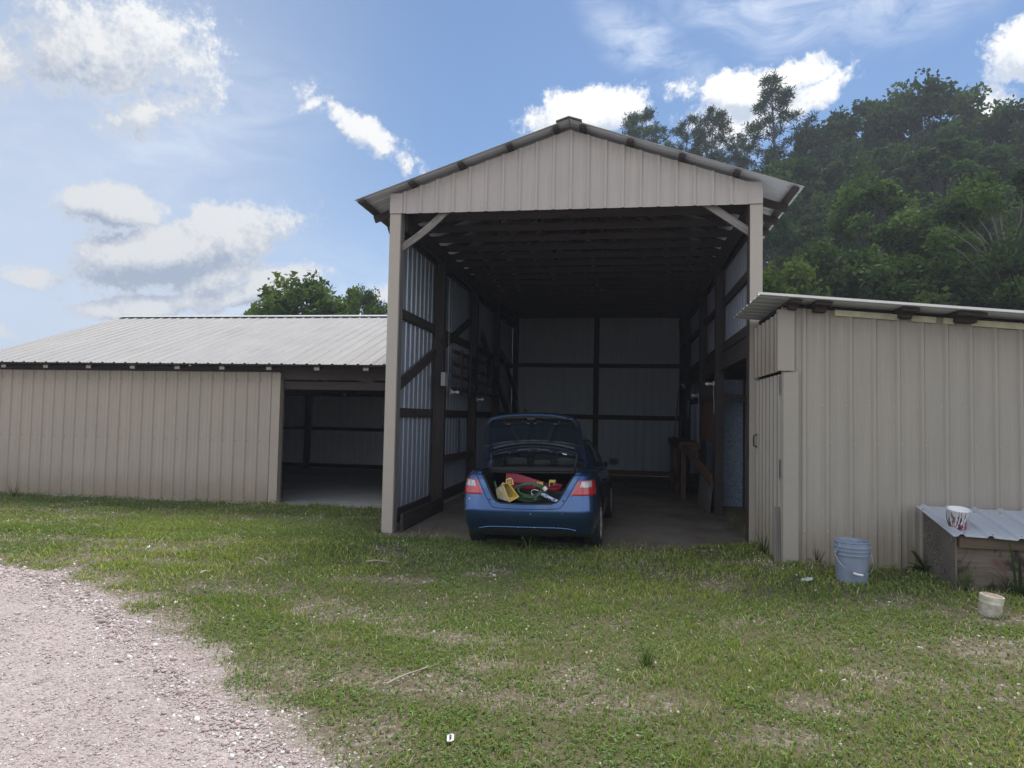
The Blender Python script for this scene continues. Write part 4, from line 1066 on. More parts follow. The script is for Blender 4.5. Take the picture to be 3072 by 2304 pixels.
def make_paint_pail():
    # stands on the tin lid
    n = unit(np.cross((1, -.02, -.012), (.05, .93, .155))); o0 = V3(6.065, -2.44, .652)
    xx, yy_ = (2879 - 1536), (1588 - 1152); u = cr * xx - sr * yy_; v = sr * xx + cr * yy_; d = cam_dir(u / F, 1, -v / F)
    p = CAM + d * ((o0 - CAM) @ n) / (d @ n) + n * .003 + V3(.0, .045, .0075)
    t = thing('paint_pail', 'small paint pail streaked with white and red drips on the tin lid', 'paint pail', p)
    t.rotation_euler = Vector(n).to_track_quat('Z', 'Y').to_euler()
    z0 = np.zeros(3)
    mb = MB(); pr = [(0, .003), (.066, .003), (.070, 0), (.072, .008), (.088, .155), (.092, .158), (.094, .168), (.090, .172), (.085, .170), (.083, .15), (.080, .135), (0, .133)]
    mb.lathe(pr, 36, z0); mb.build('tub', M['drips'], t, z0, 50)
    mb = MB(); mb.lathe([(.0915, .1705), (.089, .1755), (.0845, .1705), (.0822, .15), (.0795, .1365), (0, .1352)], 36, z0); mb.build('paint_film', M['wet_paint'], t, z0)
    mb = MB(); mb.tube([(-.094, .02, .15), (-.103, 0, .12), (-.105, -.02, .08), (-.098, -.035, .05), (-.088, -.03, .055)], .003, 6); mb.build('bail', M['black'], t, z0)
def make_tub():
    p = plane_hit((2969, 1842), .155); z = gz(p[0], p[1]); og = np.array((p[0], p[1], z - .01))
    t = thing('plastic_tub', 'small grimy white tub with rusty lid in front of the kennel box', 'tub', og); t.rotation_euler = (R(4), R(5), .3)
    z0 = np.zeros(3)
    mb = MB(); mb.lathe([(0, 0), (.074, 0), (.077, .006), (.079, .10), (.0815, .103), (.0815, .108), (.079, .111), (.080, .142), (.0, .142)], 32, z0); mb.build('tub', M['tub'], t, z0, 40)
    mb = MB(); mb.lathe([(.083, .135), (.083, .158), (.080, .161), (.073, .161), (.071, .152), (.0, .150)], 32, z0); mb.build('lid', [M['tub']], t, z0, 40)
    mb = MB(); mb.lathe([(.070, .1535), (.05, .1545), (0, .1535)], 24, z0); mb.build('lid_stain', M['rusty_lid'], t, z0)
make_bucket(); make_paint_pail(); make_tub()

# ------------------------------------------------------------------ litter, sticks, weeds
def ground_at(px):
    z = .05
    for _ in range(6): p = plane_hit(px, z); z = gz(p[0], p[1])
    return V3(p[0], p[1], z)
def stick(px0, px1, r, label, bend=.03, mat='raw_wood', twig=False):
    a = ground_at(px0); b = ground_at(px1); pts = []
    sd = unit(np.cross(b - a, (0, 0, 1)))
    for s in np.linspace(0, 1, 9): pts.append(a + (b - a) * s + sd * bend * math.sin(3.3 * s + .4) + V3(0, 0, r + .022 + .012 * math.sin(5 * s)))
    mb = MB(); mb.tube(pts, [r * (1 - .45 * s) for s in np.linspace(0, 1, 9)], 7)
    if twig: mb.tube([pts[6], pts[6] + unit(b - a) * .12 + sd * .06 + V3(0, 0, .02)], [r * .5, r * .25], 5)
    o = mb.build('stick', M[mat], None, a); tag(o, label, 'stick')
stick((1155, 2066), (1290, 2005), .0065, 'long pale bent twig lying on the thin grass in the foreground', .02, 'raw_wood', True)
stick((1098, 1694), (1180, 1692), .010, 'short straight pale stick in the grass below the car', .004)
stick((600, 1733), (630, 1722), .016, 'stubby pale stick at the left among the grass beyond the gravel edge', .004)
stick((765, 1684), (800, 1690), .010, 'thin pale stick farthest to the left behind the stubby one', .004)
def card(px, w_, h_, rot, label, name, cat, mat, spot=None, lift=.028, tilt=(.15, .05)):
    p = ground_at(px); t = tag(bpy.data.objects.new(name, None), label, cat); COL.objects.link(t); t.location = p + V3(0, 0, lift)
    t.rotation_euler = (tilt[0], tilt[1], rot)
    P = np.array([[(x * w_, y * h_, .006 * math.sin(3 * x + 2 * y)) for y in np.linspace(-.5, .5, 6)] for x in np.linspace(-.5, .5, 6)])
    mb = MB(); mb.grid(P, 0, True, flip=True); mb.grid(P - V3(0, 0, .0012), 0, True); mb.build('paper' if name == 'paper_tag' else 'film', M[mat], t)
    if spot:
        mb = MB(); mb.lathe([(0, .0075), (spot, .0072), (spot * 1.02, .004)], 12, (0, h_ * .2, 0)); mb.box((-.003, -.010, .0), (.004, .004, .0085)); mb.build('printed_mark', M['black'], t)
card((1351, 2229), .034, .046, .25, 'small white tag with a dark round mark lying on the grass', 'paper_tag', 'tag', 'white_china', .006, .026)
card((2420, 1748), .11, .05, -.5, 'crumpled scrap of clear plastic in the grass near the blue bucket', 'plastic_scrap', 'litter', 'clear_scrap', None, .03, (.3, -.2))
M_dummy = None
def blade_clump(name, label, cat, at, n, L, wd, cols, arch=.8, spread=.05, seed=1, broad=False, upright=.5):
    r = np.random.default_rng(seed); V_ = []; Fl = []; Cc = []; k = 0
    for i in range(n):
        a = r.uniform(0, 2 * np.pi); b = r.uniform(0, spread); l = L * r.uniform(.55, 1.1); w2 = wd * r.uniform(.7, 1.2); out = V3(math.cos(a), math.sin(a), 0); sd = V3(-math.sin(a), math.cos(a), 0)
        up_ = r.uniform(upright * .5, upright * 1.3); c = np.array(cols[0]) + (np.array(cols[1]) - np.array(cols[0])) * r.random()
        m_ = 7
        for j in range(m_):
            s = j / (m_ - 1); p = out * (b + l * s * (1 - up_ * .4)) + V3(0, 0, l * (up_ * 1.6 * s - arch * s * s) )
            p[2] = max(p[2], .01); ww = w2 * ((math.sin(math.pi * (s * .86 + .12))) if broad else (1 - s ** 2.2) + .04)
            V_ += [p - sd * ww, p + V3(0, 0, -.25 * ww), p + sd * ww]; Cc += [c * (.85 + .3 * s)] * 3
        for j in range(m_ - 1):
            q = k + j * 3; Fl += [(q, q + 3, q + 4, q + 1), (q + 1, q + 4, q + 5, q + 2)]
        k += m_ * 3
    F_ = np.array(Fl); me = fast_mesh(name, np.array(V_), F_.ravel(), np.arange(len(F_)) * 4, np.full(len(F_), 4), [M['leaf']], np.array(Cc), smooth=True)
    o = bpy.data.objects.new(name, me); COL.objects.link(o); o.location = at; tag(o, label, cat); return o
G1, G2 = (.04, .075, .025), (.10, .16, .05)
p = plane_hit((2700, 1672), .17); blade_clump('broadleaf_weed', 'leafy green weed growing at the shed wall right of the blue bucket', 'weed', (p[0], -1.62, .15), 26, .24, .028, (G1, G2), .55, .03, 4, True, .8)
p = plane_hit((3060, 1790), .15); blade_clump('strap_leaf_plant', 'clump of long arching strap leaves at the right edge by the kennel box', 'plant', (p[0], p[1], .14), 46, .46, .012, (G1, G2), 1.0, .08, 5, False, 1.0)
for k, (px, L, n, lb) in enumerate((((2290, 1660), .20, 22, 'rough grass tuft against the corner of the lean-to door'), ((2190, 1600), .22, 14, 'wispy weed at the end of the slab beside the lean-to door'), ((2450, 1690), .16, 26, 'thin grass tuft at the shed wall left of the blue bucket'),
      ((2890, 1775), .16, 30, 'grass tuft at the front corner of the kennel box'), ((1940, 2000), .10, 40, 'dark coarse grass tuft in the middle of the lawn'), ((1300, 1600), .14, 14, 'little weed on the slab edge left of the car'), ((840, 1500), .16, 22, 'dark weed at the foot of the open bay post'), ((370, 1495), .15, 22, 'bushy weed at the foot of the long shed wall'), ((40, 1490), .22, 22, 'tall thin weed at the left end of the long shed wall'), ((1585, 1660), .20, 8, 'pale seed stalk weed in the grass right behind the car'))):
    q = ground_at(px); blade_clump('grass_tuft', lb, 'weed', q, n, L, .0045 if k != 7 else .012, ((.05, .085, .03), (.13, .17, .06)), .45, .04, 20 + k, k == 7, 1.1)

# ------------------------------------------------------------------ trees
def leaf_quads(P, size, seed, flat=.35, aspect=.55, dirs=None):
    """one small quad per point; returns (n*4,3)"""
    r = np.random.default_rng(seed); n = len(P)
    d = r.normal(size=(n, 3)) if dirs is None else dirs + r.normal(0, .35, (n, 3)); d /= np.linalg.norm(d, axis=1)[:, None]
    nrm = r.normal(size=(n, 3)); nrm[:, 2] = np.abs(nrm[:, 2]) + flat; nrm /= np.linalg.norm(nrm, axis=1)[:, None]
    s = np.cross(d, nrm); s /= np.linalg.norm(s, axis=1)[:, None] + 1e-9
    L = size * r.uniform(.6, 1.25, (n, 1)); Wd = L * aspect
    a = P - d * L * .5; b = P + d * L * .5; c = P
    return np.stack([a, c + s * Wd * .5, b, c - s * Wd * .5], 1).reshape(-1, 3)
def limb(mb, p, q, r0, r1, seed, n=6, wob=.08):
    r = np.random.default_rng(seed); p = np.array(p, float); q = np.array(q, float); L = np.linalg.norm(q - p)
    pts = [p + (q - p) * s + r.normal(0, wob * L * .3, 3) * (0 if s in (0, 1) else 1) + V3(0, 0, .08 * L * math.sin(math.pi * s)) for s in np.linspace(0, 1, 5)]
    mb.tube(pts, list(np.linspace(r0, r1, 5)), n, 0, False)
    return pts
def make_broadleaf(seed, H=10., Rc=3.4, base=.22, nclump=70, per=330, leaf=.2, c1=(.030, .055, .018), c2=(.085, .125, .036), rx=1.0, shoots=False, trunk_r=.2, lean=(0, 0), fork=False):
    r = np.random.default_rng(seed); tr = MB()
    top = V3(lean[0], lean[1], H * .86)
    tp = [V3(0, 0, -.6), V3(0, 0, 0) + r.normal(0, .05, 3) * (1, 1, 0), top * .33 + r.normal(0, .12, 3) * (1, 1, 0), top * .66 + r.normal(0, .2, 3) * (1, 1, 0), top]
    tr.tube(tp, [trunk_r * 1.25, trunk_r, trunk_r * .75, trunk_r * .42, .03], 8, 0, False)
    cl = []
    for i in range(nclump):
        for _ in range(30):
            z = r.uniform(base, 1.0); t = (z - base) / (1 - base)
            prof = math.sin(math.pi * min(1, t * .80 + .17)) ** .62
            rr = Rc * prof * r.uniform(.35, 1.0) ** .5; a = r.uniform(0, 2 * np.pi)
            lob = 1 + .22 * math.sin(3 * a + seed) * math.sin(5 * t + seed) + .12 * math.sin(7 * a + 2 * seed)
            p = V3(rr * math.cos(a) * rx * lob + lean[0] * z, rr * math.sin(a) * lob + lean[1] * z, z * H * .97)
            if all(np.linalg.norm(p - q[0]) > .16 * Rc for q in cl): break
        cl.append((p, r.uniform(.13, .27) * Rc))
    pts = []; cols = []; dirs = []
    for i, (p, cr_) in enumerate(cl):
        s = min(.9, max(.18, (p[2] / H) * .75)); j = top * s
        limb(tr, j, p, max(.018, trunk_r * .30 * (1 - s * .6)), .012, seed * 100 + i)
        m = int(per * r.uniform(.7, 1.2))
        if shoots:
            ns = 12; sh = r.normal(size=(ns, 3)); sh[:, 2] = np.abs(sh[:, 2]) * 1.1 + .1; sh /= np.linalg.norm(sh, axis=1)[:, None]
            k = r.integers(0, ns, m); u = r.uniform(.25, 1.35, m); q = p + sh[k] * (u * cr_ * 1.1)[:, None]
            off = r.normal(0, 1, (m, 3)); off -= sh[k] * np.sum(off * sh[k], 1)[:, None]; off /= np.linalg.norm(off, axis=1)[:, None]
            q = q + off * (leaf * .55) * (1.25 - u * .6)[:, None]; dd = off * .8 + sh[k] * .6 - V3(0, 0, .25)
            dirs.append(dd)
        else:
            g = r.normal(size=(m, 3)); g /= np.linalg.norm(g, axis=1)[:, None]; g *= (r.uniform(.15, 1, m) ** .45)[:, None] * cr_; g[:, 2] *= .68
            k = r.integers(0, 9, m); jit = r.normal(0, .28, (9, 3)) * cr_
            q = p + g * .72 + jit[k]
        pts.append(q)
        cc = np.array(c1) + (np.array(c2) - np.array(c1)) * np.clip(r.uniform(-.15, 1.1) + r.normal(0, .10, (m, 1)), 0, 1)
        cols.append(cc)
    P = np.concatenate(pts); Cc = np.concatenate(cols)
    v = leaf_quads(P, leaf, seed + 1, dirs=np.concatenate(dirs) if shoots else None, aspect=.42 if shoots else .62); n = len(P)
    me = fast_mesh('crown', v, np.arange(n * 4), np.arange(n) * 4, np.full(n, 4), [M['leaf']], np.repeat(Cc, 4, 0))
    return me, tr, H
def make_pine(seed, H=14., base=.42, c1=(.022, .042, .020), c2=(.055, .085, .035)):
    r = np.random.default_rng(seed); tr = MB(); bend = r.normal(0, .5, 2)
    ax = lambda s: V3(bend[0] * s * s, bend[1] * s * s, H * s)
    tr.tube([V3(0, 0, -.6)] + [ax(s) for s in np.linspace(0, 1, 8)], [.2] + list(np.linspace(.19, .02, 8)), 7, 0, False)
    pts = []; dirs = []; cols = []; nb = 40
    for i in range(nb):
        s = base + (1 - base) * ((i + r.uniform(0, .9)) / nb) ** .9; a = i * 2.4 + r.uniform(-.5, .5)
        L = (1.0 - s) ** .6 * 4.3 * r.uniform(.5, 1.1) + .25
        j = ax(s); e = j + V3(math.cos(a) * L, math.sin(a) * L, L * r.uniform(.05, .45))
        br = limb(tr, j, e, .035 * (1.1 - s) + .012, .008, seed * 77 + i, 5)
        for k in range(int(2 + L * 2.6)):
            u = r.uniform(.45, 1.05); c = j + (e - j) * u + r.normal(0, .16, 3) * (.5 + L * .35); c[2] += .12
            m = int(r.uniform(55, 105)); d = r.normal(size=(m, 3)); d[:, 2] += .35; d /= np.linalg.norm(d, axis=1)[:, None]
            pts.append(c + d * r.uniform(.05, .38, (m, 1))); dirs.append(d)
            cols.append((np.array(c1) + (np.array(c2) - np.array(c1)) * np.clip(r.uniform(0, 1) + r.normal(0, .15, (m, 1)), 0, 1)))
    P = np.concatenate(pts); v = leaf_quads(P, .24, seed + 5, dirs=np.concatenate(dirs), aspect=.20); n = len(P)
    me = fast_mesh('crown', v, np.arange(n * 4), np.arange(n) * 4, np.full(n, 4), [M['leaf']], np.repeat(np.concatenate(cols), 4, 0))
    return me, tr, H
M['bark'] = m_wood('grey_bark', (.06, .052, .045), (.17, .155, .14))
M['mid_bark'] = m_wood('mid_grey_bark', (.09, .082, .072), (.22, .205, .185))
M['pale_bark'] = m_wood('pale_bark', (.16, .15, .135), (.34, .32, .30), knots=True)
PROTO = {}
def proto(key):
    if key not in PROTO:
        me, tr, H = {
            'oak': lambda: make_broadleaf(1, 11, 3.9, .20, 92, 380, .26),
            'oak2': lambda: make_broadleaf(2, 12, 3.5, .18, 90, 380, .26, c1=(.026, .050, .020), c2=(.075, .115, .038)),
            'maple': lambda: make_broadleaf(3, 10, 3.2, .10, 84, 360, .235, c1=(.040, .068, .016), c2=(.12, .165, .038)),
            'slim': lambda: make_broadleaf(4, 12, 2.5, .22, 68, 340, .235, c1=(.03, .058, .02), c2=(.08, .12, .035)),
            'open': lambda: make_broadleaf(5, 12, 3.6, .48, 34, 420, .23, trunk_r=.23, lean=(-1.3, .2)),
            'bush': lambda: make_broadleaf(6, 5, 2.5, .03, 60, 300, .17, c1=(.034, .055, .018), c2=(.095, .125, .035), trunk_r=.09),
            'walnut': lambda: make_broadleaf(7, 8, 2.7, .25, 74, 230, .30, c1=(.055, .10, .022), c2=(.15, .21, .05), shoots=True, trunk_r=.15),
            'pine': lambda: make_pine(8), 'pine2': lambda: make_pine(9, 13, .5)}[key]()
        bark = M['mid_bark'] if key == 'open' else M['bark']
        tm = tr.build('trunk', bark); cm = bpy.data.objects.new('crown', me); COL.objects.link(cm)
        PROTO[key] = [tm, cm, H, False]
    return PROTO[key]
def px_dir(px):
    xx, yy_ = (px[0] - 1536), (px[1] - 1152); u = cr * xx - sr * yy_; v = sr * xx + cr * yy_
    return cam_dir(u / F, 1, -v / F)
def tree(kind, name, px, dist, label, cat='tree', wide=1.0, rot=0, tint=(1, 1, 1), group=None, minh=None):
    """a tree whose top stands along the line of sight through px, at a ground distance in metres"""
    px = (px[0] * 1.3888, (px[1] + (22 if kind not in ('pine', 'pine2') else 6)) * 1.3888); d = px_dir(px); k = dist / math.hypot(d[0], d[1]); topp = CAM + d * k
    zb = gz(topp[0], topp[1]); tm, cm, H, used = proto(kind)
    s = (topp[2] - zb) / H
    t = thing(name, label, cat, (topp[0], topp[1], zb - .05), group); t.rotation_euler = (0, 0, rot)
    sw = s * wide; t.scale = (sw, sw, s)
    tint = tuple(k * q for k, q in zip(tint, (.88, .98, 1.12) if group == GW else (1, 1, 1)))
    for o in (tm, cm):
        c = o if not PROTO[kind][3] else o.copy()
        if PROTO[kind][3]: COL.objects.link(c)
        c.parent = t; c.color = (*tint, 1)
    PROTO[kind][3] = True
    return t
GW = 'trees on the wooded hillside behind the barn'
dk = (.92, .98, 1.02)
for a in [
    ('oak', 'oak_tree', (1985, 168), 56, 'tallest broad dark oak topping the hillside skyline', 1.0, .3, (0.97, 1.03, 1.07)),
    ('oak2', 'oak_tree', (1850, 205), 55, 'dark round-topped oak left of the tallest oak on the skyline', 1.05, 1.2, (0.78, 0.83, 0.87)),
    ('oak2', 'oak_tree', (2085, 215), 58, 'dark oak just right of the tallest oak on the skyline', .95, 2.9, (1.06, 1.13, 1.17)),
    ('oak', 'oak_tree', (2200, 212), 54, 'dark oak at the right edge of the skyline', 1.0, 4.0, (.85, .85, .75)),
    ('slim', 'oak_tree', (1765, 250), 53, 'narrow oak beside the tall pine on the skyline', 1.0, .8, (0.72, 0.76, 0.80)),
    ('oak', 'oak_tree', (1700, 330), 44, 'dark oak right behind the barn eave', 1.0, 5.2, (0.87, 0.93, 0.97)),
    ('oak2', 'oak_tree', (1790, 330), 45, 'dense oak below the narrow skyline oak', 1.0, 3.3, (.8, .88, .85)),
    ('oak', 'oak_tree', (1915, 300), 47, 'dense oak directly below the tallest skyline oak', .95, 2.2, (0.66, 0.71, 0.73)),
    ('slim', 'oak_tree', (2030, 280), 44, 'airy mid-slope oak with layered branches', 1.3, 2.0, (.9, 1.0, .95)),
    ('oak2', 'oak_tree', (2140, 300), 45, 'mid-slope oak above the leaning pale trunk', 1.0, .2, (.85, .9, .8)),
    ('maple', 'maple_tree', (1880, 365), 32, 'bright green maple standing in front of the dark oaks', .92, .6, (1.0, 1.05, 1.0)),
    ('maple', 'maple_tree', (1950, 440), 29, 'lower bright green maple right of the brighter tall one', 1.0, 2.5, (.85, .92, .92)),
    ('open', 'leaning_tree', (2225, 345), 27, 'open tree with a leaning pale grey trunk at the right edge', 1.0, .25, (.95, 1.0, .85)),
    ('bush', 'understory_tree', (1690, 560), 24, 'small bright bushy tree peeping over the lean-to roof beside the barn post', .8, .4, (1.5, 1.45, 1.0)),
    ('bush', 'understory_tree', (1800, 520), 26, 'bushy understory tree low in front of the dense oaks', 1.0, 1.9, (.8, .88, .85)),
    ('bush', 'understory_tree', (2010, 560), 25, 'bushy understory tree between the bright maples and the leaning trunk', 1.1, 3.1, (.8, .85, .8)),
    ('bush', 'understory_tree', (2180, 560), 27, 'bushy understory tree at the right edge under the leaning trunk', 1.1, 4.4, (.7, .78, .72)),
    ('oak', 'oak_tree', (1655, 440), 36, 'shadowy oak wedged between barn post and hillside', .8, 1.0, (0.97, 1.03, 1.07)),
    ('oak2', 'oak_tree', (2080, 440), 37, 'shadowy oak behind the leaning pale trunk', .9, 5.0, (.7, .78, .75)),
    ('oak2', 'oak_tree', (1760, 440), 37, 'shadowy oak behind the low understory tree', .9, 1.6, (0.78, 0.83, 0.87)),
    ('oak', 'oak_tree', (2230, 400), 38, 'shadowy oak cut by the right edge of the frame', .9, 1.1, (.75, .8, .72)),
    ('pine2', 'pine_tree', (1402, 242), 52, 'short leafy-topped pine nearest the barn ridge', 1.0, .5, (1.1, 1.1, 1.0)),
    ('pine', 'pine_tree', (1465, 262), 54, 'leaning pine in the middle of the group over the barn roof', .9, 1.7, (.9, .9, .9)),
    ('pine2', 'pine_tree', (1528, 238), 53, 'slender pine with bare lower trunk right of the middle pine', .9, 3.3, (.9, .9, .9)),
    ('pine', 'pine_tree', (1600, 318), 52, 'low sparse pine between the slender pine and the tall pine', .9, 4.2, (.9, .9, .9)),
    ('pine', 'pine_tree', (1684, 188), 54, 'tallest spreading pine on the skyline left of the oaks', 1.15, 0.3, (.9, .9, .9))]:
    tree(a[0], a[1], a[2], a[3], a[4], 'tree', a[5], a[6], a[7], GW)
GL = 'trees behind the long shed'
tree('walnut', 'walnut_tree', (655, 592), 31, 'spiky-leaved green tree rising over the long shed roof', 'tree', 1.05, .4, (1, 1, 1), GL)
tree('walnut', 'walnut_tree', (585, 630), 30, 'lower left shoulder of green trees over the long shed ridge', 'tree', .8, 2.0, (.85, .9, .9), GL)
tree('oak', 'oak_tree', (775, 598), 34, 'darker round tree beside the barn corner over the long shed roof', 'tree', .62, 2.0, (1.35, 1.4, 1.1), GL)
tree('walnut', 'walnut_tree', (832, 640), 33, 'green tree partly hidden by the barn corner post', 'tree', .7, 4.0, (.95, .95, .9), GL)

# ------------------------------------------------------------------ the blue coupe with its boot open
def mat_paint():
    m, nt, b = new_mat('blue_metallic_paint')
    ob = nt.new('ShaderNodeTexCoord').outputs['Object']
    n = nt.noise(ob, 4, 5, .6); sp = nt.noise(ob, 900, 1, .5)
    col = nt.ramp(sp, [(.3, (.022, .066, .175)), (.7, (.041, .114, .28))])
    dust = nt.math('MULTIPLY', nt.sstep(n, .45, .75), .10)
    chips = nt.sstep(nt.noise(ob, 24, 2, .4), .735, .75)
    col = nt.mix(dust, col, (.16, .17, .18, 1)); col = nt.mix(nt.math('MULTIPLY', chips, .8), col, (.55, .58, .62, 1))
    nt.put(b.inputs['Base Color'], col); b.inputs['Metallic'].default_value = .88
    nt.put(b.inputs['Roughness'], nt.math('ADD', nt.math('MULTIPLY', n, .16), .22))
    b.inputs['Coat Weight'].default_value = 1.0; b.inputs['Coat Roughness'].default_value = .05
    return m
M['paint'] = mat_paint()
M['liner'] = m_plain('black_boot_liner', (.010, .010, .012), .9, var=.3, spec=.1)
M['trimblack'] = m_plain('satin_black_trim', (.014, .015, .017), .5, var=.2)
M['cabin'] = m_plain('dark_cabin_trim', (.018, .019, .021), .85, var=.2)
M['seat'] = m_plain('grey_seat_cloth', (.12, .135, .14), .9, var=.12, scale=40)
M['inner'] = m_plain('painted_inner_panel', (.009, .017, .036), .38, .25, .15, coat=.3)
def m_lens(name, c, rough=.12, stripes=False):
    m, nt, b = new_mat(name)
    uv = nt.new('ShaderNodeTexCoord').outputs['UV']
    n = nt.noise(nt.mapv(uv, (70, 16, 1)), 1, 2, .5)
    nt.put(b.inputs['Base Color'], nt.mix(1, rgba(c), nt.ramp(n, [(.35, .55), (.65, 1.25)] if stripes else [(.35, .9), (.65, 1.1)]), 'MULTIPLY'))
    b.inputs['Roughness'].default_value = rough; b.inputs['Coat Weight'].default_value = 1
    if stripes: b.inputs['Metallic'].default_value = .35
    return m
M['lens_red'] = m_lens('red_lamp_lens', (.42, .012, .018)); M['lens_clear'] = m_lens('clear_lamp_lens', (.46, .44, .45), .15, True)

def spline(P, n):
    P = np.array(P, float); k = len(P); out = []
    t = np.linspace(0, k - 1, n)
    for u in t:
        i = min(int(u), k - 2); f = u - i; a = P[max(i - 1, 0)]; b = P[i]; c = P[i + 1]; d = P[min(i + 2, k - 1)]
        out.append(.5 * ((2 * b) + (-a + c) * f + (2 * a - 5 * b + 4 * c - d) * f * f + (-a + 3 * b - 3 * c + d) * f ** 3))
    return np.array(out)
# half plan outline, rear middle to front middle: (x fraction, y)
HALF = [(0, 0), (.2, .003), (.4, .012), (.58, .030), (.72, .050), (.83, .085), (.91, .145), (.955, .235), (.98, .39), (1.0, .86), (1.0, 1.5), (.995, 2.3), (.985, 3.0), (.97, 3.5), (.93, 3.9), (.84, 4.18), (.66, 4.34), (.4, 4.42), (.2, 4.44), (0, 4.445)]
HP = spline(HALF, 120); HP[0, 0] = 0; HP[-1, 0] = 0
WPROF = [(0, .90), (.08, .94), (.2, .975), (.38, .998), (.52, 1.0), (.68, .985), (.8, .972), (.9, .955), (.96, .935), (1.0, .90)]
RPROF = [(0, .13), (.07, .075), (.16, .045), (.24, .02), (.34, .004), (.415, .0), (.43, .012), (.5, .022), (.66, .045), (.8, .075), (.92, .11), (.97, .135), (1.0, .165)]
def ip(tab, t): return np.interp(t, [a for a, _ in tab], [b for _, b in tab])
HW = .875
def ztop(y): return np.interp(y, [0, .3, .62, 1.2, 2.2, 3.0, 3.5, 4.0, 4.445], [1.005, 1.02, 1.02, .985, .93, .90, .86, .79, .64])
def zbot(y): return np.interp(y, [0, .25, .5, 4.0, 4.445], [.235, .205, .19, .19, .24])
def hull(f, tau):
    """f: fraction along the half outline (0 rear middle .. 1 front middle), signed for side; tau: 0 bottom .. 1 belt"""
    s = 1 if f >= 0 else -1; i = abs(f) * (len(HP) - 1)
    x = np.interp(i, range(len(HP)), HP[:, 0]); y0 = np.interp(i, range(len(HP)), HP[:, 1])
    y = y0 + ip(RPROF, tau) * max(0, 1 - y0 / 1.1) - .12 * max(0, (y0 - 3.4) / 1.045) * tau * tau
    return V3(s * x * HW * ip(WPROF, tau), y, zbot(y0) + tau * (ztop(y0) - zbot(y0)))
def hull_at(x, z):
    """point of the tail surface seen from behind at (x, z)"""
    lo, hi = 0.0, .5
    tau = (z - .22) / .79
    for _ in range(3):
        lo, hi = 0.0, .5
        for _ in range(24):
            mid = (lo + hi) / 2; p = hull(mid, tau)
            if p[0] < abs(x): lo = mid
            else: hi = mid
        p = hull((lo + hi) / 2, tau); tau += (z - p[2]) / .79
    return (lo + hi) / 2, tau
def hull_n(f, tau):
    e = 1e-3; a = hull(f + e, tau) - hull(f - e, tau); b = hull(f, min(tau + e, 1)) - hull(f, max(tau - e, 0))
    n = unit(np.cross(a, b)); p = hull(f, tau)
    return n if n @ (p - V3(0, 2.2, .5)) > 0 else -n

